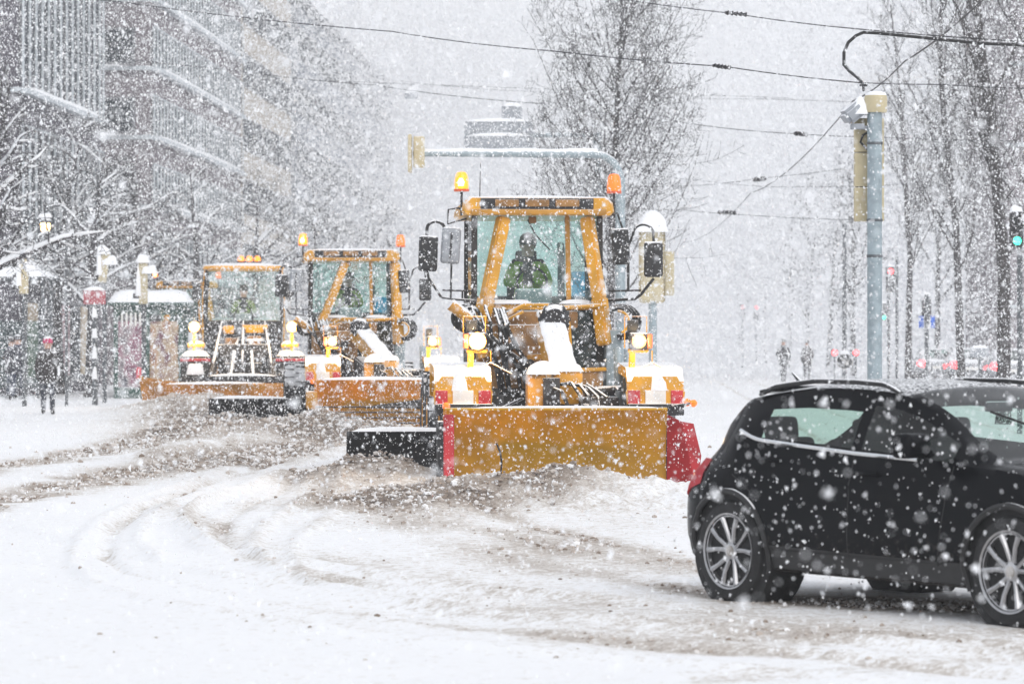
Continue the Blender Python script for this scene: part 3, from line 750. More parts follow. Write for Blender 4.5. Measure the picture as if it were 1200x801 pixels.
    if blade == 'red':
        dy = lambda x: -1.62 - .05 * x
        bl = board(-1.39, 1.15, ochre, .945, .05, dy)
        MB().box((-.12, -1.80, .945), (2.52, .05, .03), bev=.01).build('blade_lip', ochre, bl)
        e = MB().beam((-1.39, -1.66, .46), (-1.27, -1.66, .46), .05, .84, .01, up=(0, 0, 1)).build('red_edge', red_m, bl)
        MB().box((-1.40, -1.42, .40), (.10, .5, .80), bev=.02).build('side_skirt', rubber_s, bl)
        pts = [(1.15, -1.66, .05), (1.45, -2.02, .0), (1.50, -2.05, .42), (1.42, -1.98, .78), (1.30, -1.86, .80), (1.15, -1.70, .88)]
        b = MB(); q = [b.bm.verts.new(p) for p in pts]; b.bm.faces.new(q); bmesh.ops.solidify(b.bm, geom=b.bm.faces[:], thickness=.04); b.build('red_end_wing', red_m, bl)
        MB().tube([(-.80, -1.86, .56), (-.76, -1.87, .46), (-.74, -1.83, .34), (-.75, -1.80, .2)], .012, 6).build('scratch_strip', black_m, bl)
        MB().dome((0, -1.80, .955), (2.3, .06, .02), 7, 14).build('snow_cap', snow_m, bl)
    else:
        dy = lambda x: -1.55 + .02 * x
        bl = board(-1.30, 1.15, ochre2, 1.0, .06, dy, ribs=False)
        for k in range(4): MB().box((-.07, -1.66 - .02 * (k == 0), .20 + k * .10), (2.40, .05, .028), bev=.006).build('cutting_rib', black_m, bl)
        MB().dome((-.1, -1.75, 1.0), (2.3, .10, .05), 7, 14).build('snow_cap', snow_m, bl)
        MB().box((-1.34, -1.40, .62), (.22, .40, .34), bev=.05).build('side_float', yellow2, bl)
    # ---------------- moldboard slung under the frame, reaching out on the grader's right
    if wing:
        b = MB(); rows = []
        for i in range(15):
            x = mold + (.98 - mold) * i / 14; rows.append([Vector((x, 2.1 - .14 * (x - mold) + .20 * ((k / 7 - .4) ** 2) * -1.6, .10 + .50 * k / 7)) for k in range(8)])
        b.grid(rows); bmesh.ops.solidify(b.bm, geom=b.bm.faces[:], thickness=-.04); mbd = b.build('moldboard', black_m, t)
        MB().dome((mold + .8, 1.90, .60), (1.56, .12, .05), 11, 14).build('snow_cap', snow_m, mbd)
        MB().beam((-1.3, 1.95, .45), (-.2, 2.3, .95), .12, .14, .02).build('blade_arm', dark_m, mbd)
    # ---------------- cab
    cx = cabx; zb, zt = 2.16, 3.29
    cab = MB(); W = .80; yf, yb = 2.9, 4.7
    for x, y in ((-W, yf), (W, yf), (-W, yb), (W, yb)): cab.beam((cx + x, y, 1.2 if y == yf else 1.2), (cx + x * .99, y, zt), .065, .075, .01)
    cab.box((cx, yb, 1.75), (1.6, .08, 1.1)).box((cx - W, (yf + yb) / 2, 1.75), (.06, 1.74, 1.0)).box((cx + W, (yf + yb) / 2, 1.75), (.06, 1.74, 1.0)).box((cx, yf + .3, 1.2), (1.5, .6, .1))
    cab = cab.build('cab_body', dark_m, t)
    MB().beam((cx + .40, yf - .01, zb), (cx + .38, yf - .01, zt), .05, .06, .01).build('door_post', yellow2, cab)
    MB().beam((cx - .64, yf - .02, zb - .02), (cx + .74, yf - .02, zb - .02), .08, .07, .01).build('lower_rail', yellow, cab)
    MB().dome((cx + .5, yf - .06, zb + .02), (.5, .1, .05), 3, 8).build('snow_cap', snow_m, cab)
    MB().dome((cx - .35, yf - .06, zb + .02), (.6, .12, .06), 6, 8).build('snow_cap', snow_m, cab)
    MB().box((cx - .21, yf + .02, (zb + zt) / 2), (1.13, .012, zt - zb)).build('windscreen', cabglass, cab)
    MB().box((cx + .60, yf + .02, (zb + zt) / 2), (.33, .012, zt - zb)).build('door_window', cabglass, cab)
    MB().box((cx + .49, yf + .02, 1.72), (.52, .012, .72)).build('lower_window', sideglass, cab)
    for s in (-1, 1): MB().box((cx + s * .8, (yf + yb) / 2, (zb + zt) / 2), (.012, 1.68, zt - zb)).build('side_window', sideglass, cab)
    MB().box((cx, yb, (zb + zt) / 2), (1.5, .012, zt - zb)).build('rear_window', cabglass, cab)
    MB().box((cx + .60, yf + .10, 2.42), (.30, .02, .34), bev=.004).build('blue_sheet', blue_m, cab)
    MB().tube([(cx - .12, yf - .02, 3.24), (cx - .02, yf - .03, 3.05), (cx + .16, yf - .03, 2.86)], .010, 6).build('wiper', hose_m, cab)
    MB().box((cx - .06, yf - .005, 3.24), (.10, .06, .09), bev=.02).build('cab_lamp', brown_m, cab)
    st = MB().box((cx - .04, 4.35, 2.28), (.50, .14, .80), bev=.06, segs=3).box((cx - .04, 4.1, 1.95), (.52, .5, .14), bev=.05, segs=3).box((cx - .04, 4.36, 2.78), (.28, .1, .22), bev=.04).build('seat', seat_m, cab)
    cs = MB().box((cx - .02, 3.30, 2.20), (.46, .26, .36), bev=.05, segs=3).build('steering_console', grey_m, cab)
    MB().tube(arc((cx - .02, 3.52, 2.46), .19, 0, 360, 20), .017, 8, cap=False).build('steering_wheel', rubber, cs)
    # roof with lamp visor
    prof = [(-.96, .05), (-.94, .16), (-.86, .235), (.86, .235), (.94, .16), (.96, .05), (.92, 0), (-.92, 0)]
    rf = MB().loft([[Vector((cx + x * .97, 2.62, zt + z * .92)) for x, z in prof], [Vector((cx + x, 2.70, zt + z)) for x, z in prof], [Vector((cx + x, 4.85, zt + z)) for x, z in prof], [Vector((cx + x * .97, 4.92, zt + z * .92)) for x, z in prof]]).build('roof', yellow, cab)
    MB().dome((cx, 3.76, zt + .225), (1.76, 2.1, .05), 4).build('snow_cap', snow_m, rf)
    vz = MB().box((cx - .02, 2.61, zt + .145), (1.42, .03, .135), bev=.01).build('lamp_visor', black_m, rf)
    for k in range(3): MB().box((cx - .40 + k * .38, 2.59, zt + .15), (.30, .02, .09), bev=.012).build('visor_lamp', brown_m, vz)
    MB().box((cx, 2.60, zt + .04), (1.70, .03, .065), bev=.01).build('visor_strip', yellow2, vz)
    # slanting front pillars
    for (x0, z0, x1, z1, x2, z2) in pillars:
        b = MB().beam((cx + x1, 2.70, z1), (cx + x0, 2.78, z0), .17, .15, .02); b.beam((cx + x2, 2.66, z2), (cx + x1, 2.70, z1 + .02), .20, .16, .02); b.build('front_pillar', yellow, cab)
    # engine bay below the cab: yellow panels browned by painted-in shade, hoses, bars
    mp = MB().box((cx - .34, 2.55, 1.52), (.90, .18, .80), bev=.05).box((cx - .05, 2.75, 1.98), (1.1, .18, .22), bev=.04).build('front_panel', brown_m, t)
    for k in range(5):
        MB().box((cx - .70 + rs.random() * .75, 2.40, 1.25 + rs.random() * .6), (.10 + rs.random() * .12, .12, .08 + rs.random() * .12), (0, rs.random() - .5, 0), bev=.02).build('bracket', dark_m if k % 2 else yellow2, mp)
    b = MB()
    for k in range(9):
        x0 = cx - .95 + rs.random() * .5; z0 = 2.05 + rs.random() * .12; x1 = cx - .7 + rs.random() * .7; 
        b.tube([(x0, 2.5, z0), (x0 + .05, 2.3 - .1 * rs.random(), z0 - .2), ((x0 + x1) / 2, 2.25, 1.6 + .1 * rs.random()), (x1, 2.35, 1.3 + .1 * rs.random()), (x1 + .05, 2.4, 1.05)], .018 + .012 * rs.random(), 7)
    b.build('hydraulic_hose', hose_m, t)
    for s, c, n in ((-1, (cx - .88, 2.45, 2.0), 5), (1, (cx + 1.0, 2.5, 1.95), 6)):
        b = MB()
        for k in range(n): b.tube([(p[0], p[1] + .03 * k, p[2]) for p in arc((c[0] + .015 * k * s, c[1], c[2]), (.13 if s < 0 else .17) + .02 * (k % 3), -100 if s > 0 else 0, 130 if s > 0 else 300, 18)], .018, 7)
        b.build('hose_coil', hose_m, t)
    MB().tube([(cx - 1.12, 2.35, 2.17), (cx - .80, 2.4, 1.93)], .075, 14).build('float_arm', yellow2, t)
    b = MB()
    for x in (.27, .36): b.tube([(cx + x, 2.62, 2.05), (cx + x + .02, 2.56, 1.9), (cx + x + .04, 2.56, 1.55), (cx + x + .06, 2.6, 1.36)], .022, 8)
    b.tube([(cx + .1, 2.6, 2.12), (cx + .85, 2.6, 2.16)], .03, 8).tube([(cx - .52, 2.55, 1.98), (cx - .2, 2.5, 2.16), (cx + .12, 2.45, 2.16)], .028, 8).tube([(cx - .56, 2.53, 1.9), (cx - .2, 2.48, 2.08)], .02, 8).beam((cx + .2, 2.6, 1.34), (cx + .85, 2.6, 1.36), .06, .05, .01)
    b.tube(arc((cx + .98, 2.45, 1.95), .14, -70, 90, 8), .018, 6)
    b.build('hand_rail', yellow, t)
    MB().box((cx + .45, 2.66, 1.24), (.72, .12, .20), bev=.02).build('step_panel', brown_m, t)
    MB().box((cx + .95, 2.9, 1.35), (.20, .5, 1.0), bev=.03).build('side_tank', steel_m, t)
    hood = MB().box((cx, 6.4, 1.75), (1.35, 3.2, 1.0), bev=.12, segs=3).build('engine_hood', yellow, t)
    MB().dome((cx, 6.4, 2.24), (1.3, 3.1, .1), 5).build('snow_cap', snow_m, hood)
    MB().tube([(cx + .5, 5.4, 2.2), (cx + .5, 5.4, 2.9), (cx + .5, 5.5, 3.0)], .05, 10).build('exhaust_pipe', black_m, t)
    # beacons, aerial, mirrors
    beacon(t, cx - .955, 2.9, 3.71, True); beacon(t, cx + .975, 2.9, 3.69, bright and False)
    MB().tube([(cx - .72, 3.0, 3.5), (cx - .71, 3.0, 3.97)], [.008, .004], 6).build('aerial', hose_m, t)
    ma = MB()
    ma.tube([(cx - .80, 2.85, 2.22), (cx - 1.08, 2.75, 2.24), (cx - 1.22, 2.72, 2.26), (cx - 1.38, 2.70, 2.5), (cx - 1.40, 2.7, 2.62)], .016, 7)
    ma.tube([(cx - .82, 2.85, 2.34), (cx - 1.2, 2.74, 2.35)], .012, 6).tube([(cx - 1.1, 2.74, 2.24), (cx - 1.09, 2.74, 2.70)], .014, 6).tube([(cx - .95, 2.8, 2.34), (cx - .95, 2.8, 2.23)], .012, 6)
    ma.build('mirror_bracket', hose_m, t); ma = MB()
    ma.tube([(cx - .92, 2.75, 3.33), (cx - 1.0, 2.72, 3.38), (cx - 1.13, 2.72, 3.36), (cx - 1.14, 2.72, 3.18), (cx - .9, 2.75, 3.25)], .013, 6)
    ma.build('mirror_bracket', hose_m, t); ma = MB()
    ma.tube([(cx - 1.40, 2.7, 3.0), (cx - 1.40, 2.7, 3.12)] + [(cx - 1.29 + .11 * math.cos(a), 2.7, 3.12 + .09 * math.sin(a)) for a in np.linspace(math.pi, .2, 8)] + [(cx - 1.17, 2.7, 3.05)], .02, 7)
    ma.build('mirror_bracket', hose_m, t); ma = MB()
    ma.tube([(cx + .80, 2.85, 2.22), (cx + 1.22, 2.72, 2.24), (cx + 1.30, 2.72, 2.3), (cx + 1.46, 2.70, 2.5)], .02, 7)
    ma.tube([(cx + .82, 2.85, 2.34), (cx + 1.3, 2.74, 2.35)], .013, 6).tube([(cx + 1.14, 2.74, 2.35), (cx + 1.14, 2.74, 2.9), (cx + 1.20, 2.74, 3.05)] + [(cx + 1.33 + .13 * math.cos(a), 2.74, 3.06 + .12 * math.sin(a)) for a in np.linspace(math.pi, .3, 8)] + [(cx + 1.46, 2.72, 2.95)], .017, 7)
    ma.build('mirror_bracket', hose_m, t); ma = MB()
    ma.tube([(cx + .9, 2.75, 3.3), (cx + 1.0, 2.72, 3.32), (cx + 1.06, 2.72, 3.15), (cx + 1.06, 2.72, 3.05)], .014, 6)
    ma.build('mirror_bracket', hose_m, t)
    mirror(t, cx - 1.385, 2.70, 2.81, .24, .45, R(2)); mirror(t, cx - 1.10, 2.70, 2.91, .24, .46, R(4), R(12)).data.materials[0] = grey_m
    mirror(t, cx + 1.04, 2.70, 2.90, .22, .46, R(-3), R(-8)); mirror(t, cx + 1.455, 2.70, 2.74, .24, .45)
    return t

# ------------------------------------------------------------------ people
def make_person(name, label, loc, rz, pose='stand', coat=(.03, .03, .035), legs=(.02, .02, .025), hat=(.5, .05, .12), vest=None, s=1.0, skin=(.45, .27, .2), bag=None, group=None, phase=1):
    J = {}
    V, E, Rd = [], [], []
    def add(p, r, par=None):
        V.append(p); Rd.append(r)
        if par is not None: E.append((par, len(V) - 1))
        return len(V) - 1
    sit = pose == 'drive'
    pz = 0.92
    pel = add((0, 0, pz), .17); sp = add((0, -.01, 1.12), .165, pel); ch = add((0, 0, 1.32), .185, sp); nk = add((0, 0, 1.46), .075, ch); hd0 = add((0, -.01, 1.55), .085, nk); hd = add((0, -.02, 1.66), .098, hd0); ht = add((0, -.01, 1.73), .075, hd)
    hands = []
    for q in (-1, 1):
        sh = add((q * .17, 0, 1.40), .088, ch)
        if sit: el = add((q * .27, -.16, 1.15), .07, sh); wr = add((q * .14, -.44, 1.16), .052, el)
        elif pose == 'walk': el = add((q * .25, .05 * q * phase, 1.14), .068, sh); wr = add((q * .24, -.10 - .06 * q * phase, .93), .05, el)
        else: el = add((q * .25, .03, 1.13), .068, sh); wr = add((q * .22, -.09, .92), .05, el)
        w = Vector(V[wr]); e = Vector(V[el]); d = (w - e).normalized(); hp = add(tuple(w + d * .07), .036, wr)
        for k in range(4):
            a = Vector((-q * .006, 0, 0)) + Vector((0, (k - 1.5) * .021, 0)); b1 = w + d * .09 + a; f1 = add(tuple(b1 + d * .03), .0105, hp); add(tuple(b1 + d * (.065 + .008 * (1.5 - abs(k - 1.5))) + Vector((-q * .02, 0, 0))), .009, f1)
        th = add(tuple(w + d * .05 + Vector((-q * .01, -.045, 0))), .012, hp); add(tuple(w + d * .09 + Vector((-q * .015, -.06, 0))), .010, th)
        hip = add((q * .09, 0, .86), .115, pel)
        if sit: kn = add((q * .14, -.42, .88), .085, hip); an = add((q * .14, -.48, .48), .055, kn); toe = add((q * .14, -.64, .44), .045, an)
        elif pose == 'walk':
            fw = q * phase; kn = add((q * .09, -.10 * fw - .04, .48), .075, hip); an = add((q * .09, -.17 * fw + .03 , .10 + (0.02 if fw < 0 else 0)), .055, kn); toe = add((q * .10, -.17 * fw - .13, .05), .042, an)
        else: kn = add((q * .10, -.02, .48), .075, hip); an = add((q * .10, .02, .10), .055, kn); toe = add((q * .12, -.13, .05), .042, an)
    me = bpy.data.meshes.new('body_cage'); me.from_pydata(V, E, []); o = bpy.data.objects.new(name, me); COL.objects.link(o)
    o.modifiers.new('skin', 'SKIN'); sv = me.skin_vertices[0].data
    for i, r in enumerate(Rd): sv[i].radius = (r, r * (.78 if i in (0, 1, 2) else 1)); sv[i].use_root = (i == 0)
    md = o.modifiers.new('sub', 'SUBSURF'); md.levels = 2; md.render_levels = 2
    dg = bpy.context.evaluated_depsgraph_get(); m2 = bpy.data.meshes.new_from_object(o.evaluated_get(dg)); o.modifiers.clear(); o.data = m2; bpy.data.meshes.remove(me)
    m2.name = name
    # head details in the same mesh: nose, ears, eyes
    bm = bmesh.new(); bm.from_mesh(m2)
    for c, r in (((0, -.118, 1.635), (.014, .022, .022)), ((-.093, -.01, 1.64), (.014, .028, .036)), ((.093, -.01, 1.64), (.014, .028, .036))):
        q = bmesh.ops.create_icosphere(bm, subdivisions=1, radius=1)
        for v in q['verts']: v.co = Vector((c[0] + v.co.x * r[0], c[1] + v.co.y * r[1], c[2] + v.co.z * r[2]))
    bm.to_mesh(m2); bm.free(); sharp(m2, 80)
    def cm(nm, c): return mk('cloth_%s_%d_%d_%d' % (nm, c[0] * 999, c[1] * 999, c[2] * 999), c, .85, 0, .25, 9, .1, snow=.18 if not sit else 0)
    for m in (cm('coat', coat), cm('legs', legs), mk('skin', skin, .55, 0, .06), cm('vest', vest or coat), mk('boots', (.02, .018, .017), .7)): m2.materials.append(m)
    for p in m2.polygons:
        c = p.center; k = 0
        if c.z > 1.50: k = 2
        elif c.z < .13 and not sit: k = 4
        elif c.z < .84 and not sit and abs(c.x) < .2: k = 1
        elif sit and (c.z < .9 or (c.y < -.2 and c.z < 1.0)): k = 1
        elif vest and c.z > .95 and (abs(c.x) > .085 or c.z < 1.1) and c.z < 1.42: k = 3
        p.material_index = k
    if not sit: loc = (loc[0], loc[1], ground_z(loc) - .02)
    o.scale = (s, s, s); o.location = loc; o.rotation_euler = (0, 0, rz)
    tag(o, label, 'person', group)
    # eyes, hat and coat skirt are the clothes and features carried by the body
    if hat:
        MB().lathe([(.108, 1.665), (.112, 1.70), (.10, 1.76), (.06, 1.80), (.012, 1.815)], 16, rotM((0, -.012, 0))).lathe([(.112, 1.655), (.118, 1.68), (.110, 1.70)], 16, rotM((0, -.012, 0))).build('hat', cm('hat', hat), o)
    e = MB()
    for q in (-1, 1): e.lathe([(.001, -.012), (.011, -.006), (.011, .006), (.001, .012)], 8, rotM((q * .036, -.108, 1.662), R(90), 0, 0))
    e.build('eyes', rubber, o)
    if not sit:
        MB().lathe([(.205, .74), (.20, .92), (.19, 1.06), (.17, 1.1)], 18, Matrix.Diagonal((1, .78, 1, 1))).build('coat_hem', cm('coat', coat), o)
        MB().lathe([(.10, 1.44), (.115, 1.49), (.10, 1.53)], 14, rotM((0, -.005, 0))).build('scarf', cm('scarf', tuple(min(1, c * 3) for c in coat)), o)
    if bag:
        bg_ = MB().box((bag * .30, .02, .86), (.12, .34, .30), bev=.04, segs=3).tube([(bag * .30, -.08, 1.0), (bag * .2, -.03, 1.42), (bag * .27, .1, 1.0)], .014, 6).build('shoulder_bag', cm('bag', (.02, .02, .022)), None)
        bg_.location = loc; bg_.rotation_euler = (0, 0, rz); tag(bg_, 'dark shoulder bag hanging at the side of the person in the pink hat', 'bag')
    return o

# ---------------- the three graders
YAW1 = R(-3.7)
FG = Vector((gx(650, 42), 42.0, 0))
g1 = make_grader('foremost yellow grader, its wide ochre plough blade ending in a red wing', FG, R(3.7) , blade='red', cabx=.0, seed=1)
v = Matrix.Rotation(R(3.7), 4, 'Z') @ Vector((-.04, 4.02, 1.30)); driver(FG + v, 'driver in a hi-vis green jacket inside the foremost grader cab', (.30, .50, .05))
SG = Vector((gx(447, 67.5), 67.5, 0)); a2 = R(4)
g2 = make_grader('second grader in line, with an orange plain blade and no red wing', SG, a2, blade='plain', pillars=((-.12, 3.27, -.52, 2.24, -.74, 1.85), (.86, 3.27, .90, 2.24, .93, 1.66)), bright=False, seed=2, cabx=-.50, mold=-3.3)
v = Matrix.Rotation(a2, 4, 'Z') @ Vector((-.54, 4.02, 1.30)); driver(SG + v, 'driver in a green jacket inside the second grader cab', (.32, .48, .06))
TG = Vector((gx(224, 106), 106.0, 0.05))
g4 = make_grader('hindmost grader half hidden behind the round cab loader, only its roof showing', TG, R(8), blade='plain', bright=False, seed=3, wing=False)

# ------------------------------------------------------------------ wheel loader with a round-cornered cab
def make_loader(label, loc, rz):
    t = thing('wheel_loader', label, 'loader', loc, rz, 'yellow road machines ploughing the street in a line')
    for s in (-1, 1):
        for y in (0, 3.1): big_wheel(t, s * 1.08, y, .72, .5)
    b = MB().box((0, 1.6, .95), (.9, 4.4, .5), bev=.05).tube([(-1, 0, .72), (1, 0, .72)], .11, 12).tube([(-1, 3.1, .72), (1, 3.1, .72)], .11, 12).box((0, -.3, 1.2), (1.2, .3, .9), bev=.05); b.build('frame', dark_m, t)
    # cab: rounded box of glass under an orange roof rim
    def ring(z, wx, y0, y1, r=.22, n=5):
        o = []
        for cxx, cyy, a0 in ((wx - r, y1 - r, 0), (-wx + r, y1 - r, 90), (-wx + r, y0 + r, 180), (wx - r, y0 + r, 270)):
            for i in range(n + 1): a = R(a0 + 90 * i / n); o.append(Vector((cxx + r * math.cos(a), cyy + r * math.sin(a), z)))
        return o
    cab = MB().loft([ring(1.3, .90, 1.0, 2.7), ring(2.15, .97, .92, 2.7), ring(2.22, .97, .92, 2.7)]).build('cab_body', dark_m, t)
    MB().loft([ring(2.2, .955, .93, 2.68), ring(2.9, .95, .90, 2.68), ring(3.46, .90, 1.0, 2.62)], cap=False).build('cab_glazing', cabglass, cab)
    b = MB()
    for x in (-.95, .95): b.tube([(x, .98, 2.15), (x * .995, .96, 2.9), (x * .945, 1.06, 3.46)], .035, 8).tube([(x, 2.6, 2.15), (x * .95, 2.55, 3.46)], .045, 8)
    b.build('cab_pillar', black_m, cab)
    for x in (-.99, .99): MB().tube([(x, 1.0, 1.5), (x * 1.0, .98, 2.9), (x * .95, 1.08, 3.44)], .022, 8).build('grab_rail', yellow, cab)
    rf = MB().loft([ring(3.45, .95, .93, 2.7, .3), ring(3.50, 1.0, .85, 2.75, .3), ring(3.56, .99, .87, 2.74, .3), ring(3.60, .9, 1.0, 2.6, .3)]).build('roof', yellow, cab)
    MB().dome((0, 1.8, 3.59), (1.7, 1.6, .06), 2).build('snow_cap', snow_m, rf)
    lb = MB().box((.14, 1.5, 3.66), (.62, .22, .06), bev=.02).build('light_bar', black_m, rf)
    for k in range(3): MB().lathe([(.075, 0), (.085, .05), (.06, .12), (.01, .14)], 14, rotM((-.06 + k * .2, 1.45, 3.68))).build('beacon_lens', (amber, amber_core, amber)[k] if k != 1 else amber, lb)
    MB().box((0, 1.9, 2.3), (.5, .14, .8), bev=.05).box((0, 1.65, 1.95), (.5, .5, .14), bev=.04).build('seat', seat_m, cab)
    cs = MB().box((0, 1.12, 2.2), (.4, .2, .4), bev=.05).build('steering_console', grey_m, cab)
    MB().tube(arc((0, 1.3, 2.42), .19, 0, 360, 18), .018, 8, cap=False).build('steering_wheel', rubber, cs)
    for s in (-1, 1): mirror(t, s * 1.14, .95, 2.95, .2, .42); MB().tube([(s * .95, 1, 3.2), (s * 1.14, .95, 3.2), (s * 1.14, .95, 2.7)], .018, 6).build('mirror_bracket', hose_m, t)
    # fenders with red stripe and snow heaped on top, headlights above
    for s in (-1, 1):
        fd = MB().box((s * 1.14, -.1, 1.30), (.72, 1.3, .16), bev=.05).box((s * 1.14, -.74, 1.02), (.70, .08, .56), bev=.03).build('fender', dark_m, t)
        MB().box((s * 1.14, -.79, 1.27), (.72, .04, .07), bev=.01).build('red_marking', red_m, fd)
        MB().dome((s * 1.14, -.15, 1.375), (.66, 1.1, .13), 4 + s).build('snow_cap', snow_m, fd)
        MB().dome((s * 1.14, -.80, .92), (.46, .12, .30), 7 + s, 8).build('snow_cap', snow_m, fd)
        ps = MB().beam((s * 1.17, -.5, 1.3), (s * 1.17, -.5, 1.98), .07, .07, .01).box((s * 1.12, -.4, 1.62), (.42, .3, .10), bev=.03).build('headlight_post', yellow, t)
        MB().dome((s * 1.12, -.4, 1.67), (.36, .26, .05), 9 + s, 8).build('snow_cap', snow_m, ps)
        hd = MB().box((s * 1.17, -.52, 2.06), (.24, .16, .22), bev=.04).build('headlight', black_m, ps)
        MB().lathe([(.13, 0), (.125, .03), (.08, .05), (.01, .055)], 20, rotM((s * 1.17, -.595, 2.06), R(90), 0, 0)).build('headlight_lens', lens_warm, hd)
        MB().lathe([(.085, 0), (.05, .02), (.01, .028)], 16, rotM((s * 1.17, -.642, 2.06), R(90), 0, 0)).build('headlight_bulb', head_m, hd)
    # lift arms, snow along them
    arm_dark = mk('arm_dark', (.03, .03, .033), .6, .1, .4, 8, .1)
    for x0, x1 in ((-.75, -.52), (-.02, .0), (.72, .52)):
        am = MB().beam((x0, -1.15, .80), (x1, .5, 2.12), .12, .2, .02).build('lift_arm', arm_dark, t)
        MB().tube([(x0, -1.1, .93), ((x0 + x1) / 2, -.35, 1.56), (x1, .42, 2.21)], [.015, .032, .015], 8).build('snow_cap', snow_m, am)
    MB().box((.28, .3, 2.02), (.62, .16, .2), bev=.03).box((-.36, .3, 2.0), (.26, .16, .2), bev=.03).build('arm_bracket', yellow, t)
    MB().box((.26, .2, 1.5), (.34, .2, .7), bev=.03).box((-.3, .2, 1.4), (.3, .2, .8), bev=.03).build('front_panel', brown_m, t)
    MB().dome((.3, .22, 1.72), (.6, .3, .1), 6).build('snow_cap', snow_m, t)
    cb = MB().beam((-.95, -1.2, .80), (.95, -1.2, .80), .16, .2, .03).build('cross_bar', black_m, t)
    MB().dome((0, -1.2, .89), (1.7, .16, .05), 3).build('snow_cap', snow_m, cb)
    MB().tube([(-.3, -1.1, .8), (-.2, -.4, 1.5), (-.1, .3, 1.8)], .04, 8).tube([(.25, -1.1, .8), (.2, -.4, 1.5), (.15, .3, 1.8)], .04, 8).build('hydraulic_cylinder', steel_dark, t)
    # plough blade
    rows = []
    for i in range(17):
        f = i / 16; x = -2.35 + 3.35 * f; row = []
        zt = .62 + .22 * (1 - f) ** 4 + .05 * f
        for k in range(9):
            q = k / 8; row.append(Vector((x - .12 * (1 - f) ** 3 * q, -1.75 + .5 * (1 - f) ** 3 - .28 * (q - .35) ** 2, .06 + (zt) * q)))
        rows.append(row)
    b = MB(); b.grid(rows); bmesh.ops.solidify(b.bm, geom=b.bm.faces[:], thickness=-.04); bl = b.build('plough_blade', yellow2, t)
    MB().dome((-.6, -1.76, .70), (2.6, .12, .05), 4, 12).build('snow_cap', snow_m, bl)
    MB().box((0, 3.9, 1.7), (1.7, 1.8, 1.2), bev=.15, segs=3).build('engine_hood', yellow, t)
    return t
LG = Vector((gx(285, 86), 86, 0))
make_loader('round cab wheel loader with an orange light bar, third machine in line', LG, R(4))
make_person('person', 'driver sitting in the dark round cab of the wheel loader', LG + Vector((-.12, 1.75, 1.3)), R(4), pose='drive', coat=(.03, .035, .04), legs=(.03, .03, .03), hat=(.10, .10, .11), vest=(.22, .3, .1))

# real light of the lit headlights
def lamp_light(name, loc, energy, r=.08):
    d = bpy.data.lights.new(name, 'POINT'); d.energy = energy; d.color = (1, .70, .38); d.shadow_soft_size = r
    o = bpy.data.objects.new(name, d); COL.objects.link(o); o.location = loc
M1 = Matrix.Translation(FG) @ Matrix.Rotation(R(3.7), 4, 'Z'); M2 = Matrix.Translation(SG) @ Matrix.Rotation(a2, 4, 'Z'); M3 = Matrix.Translation(LG) @ Matrix.Rotation(R(4), 4, 'Z')
lamp_light('headlight_glow', M1 @ Vector((-.945, -.72, 1.71)), 38); lamp_light('headlight_glow', M1 @ Vector((.945, -.72, 1.71)), 14)
for q in (-1, 1): lamp_light('headlight_glow', M2 @ Vector((q * .945, -.72, 1.71)), 35); lamp_light('headlight_glow', M3 @ Vector((q * 1.17, -.8, 2.06)), 60)

# ------------------------------------------------------------------ the black hatchback (local x forward, rear axle at 0, right side at -y)
def smooth_mat_car(name, col, snow=.0):
    m = mk(name, col, .13, 0, .03, 2, 0, snow=snow, coat=0, snow_scale=45)
    n = m.node_tree; p = n.nodes['Principled BSDF']; p.inputs['Specular IOR Level'].default_value = .07; L = n.links.new
    tc = n.nodes.new('ShaderNodeTexCoord'); sx = n.nodes.new('ShaderNodeSeparateXYZ'); L(tc.outputs['Object'], sx.inputs[0])
    nz = n.nodes.new('ShaderNodeTexNoise'); nz.inputs['Scale'].default_value = 16; nz.inputs['Detail'].default_value = 8; nz.inputs['Roughness'].default_value = .8; L(tc.outputs['Object'], nz.inputs['Vector'])
    mr = n.nodes.new('ShaderNodeMapRange'); mr.inputs[1].default_value = .2; mr.inputs[2].default_value = .75; mr.inputs[3].default_value = .22; mr.inputs[4].default_value = -.12; L(sx.outputs['Z'], mr.inputs[0])
    ad = n.nodes.new('ShaderNodeMath'); ad.operation = 'ADD'; L(mr.outputs[0], ad.inputs[0]); L(nz.outputs[0], ad.inputs[1])
    r2 = n.nodes.new('ShaderNodeMapRange'); r2.inputs[1].default_value = .60; r2.inputs[2].default_value = .78; r2.inputs[4].default_value = .6; L(ad.outputs[0], r2.inputs[0])
    mx = n.nodes.new('ShaderNodeMix'); mx.data_type = 'RGBA'; old = p.inputs['Base Color'].links[0].from_socket; L(old, mx.inputs[6]); mx.inputs[7].default_value = (.07, .06, .052, 1); L(r2.outputs[0], mx.inputs['Factor']); L(mx.outputs[2], p.inputs['Base Color'])
    m5 = n.nodes.new('ShaderNodeMix'); m5.data_type = 'FLOAT'; r0 = p.inputs['Roughness']; 
    if r0.links: L(r0.links[0].from_socket, m5.inputs[2])
    else: m5.inputs[2].default_value = r0.default_value
    m5.inputs[3].default_value = .8; L(r2.outputs[0], m5.inputs[0]); L(m5.outputs[0], r0)
    return m
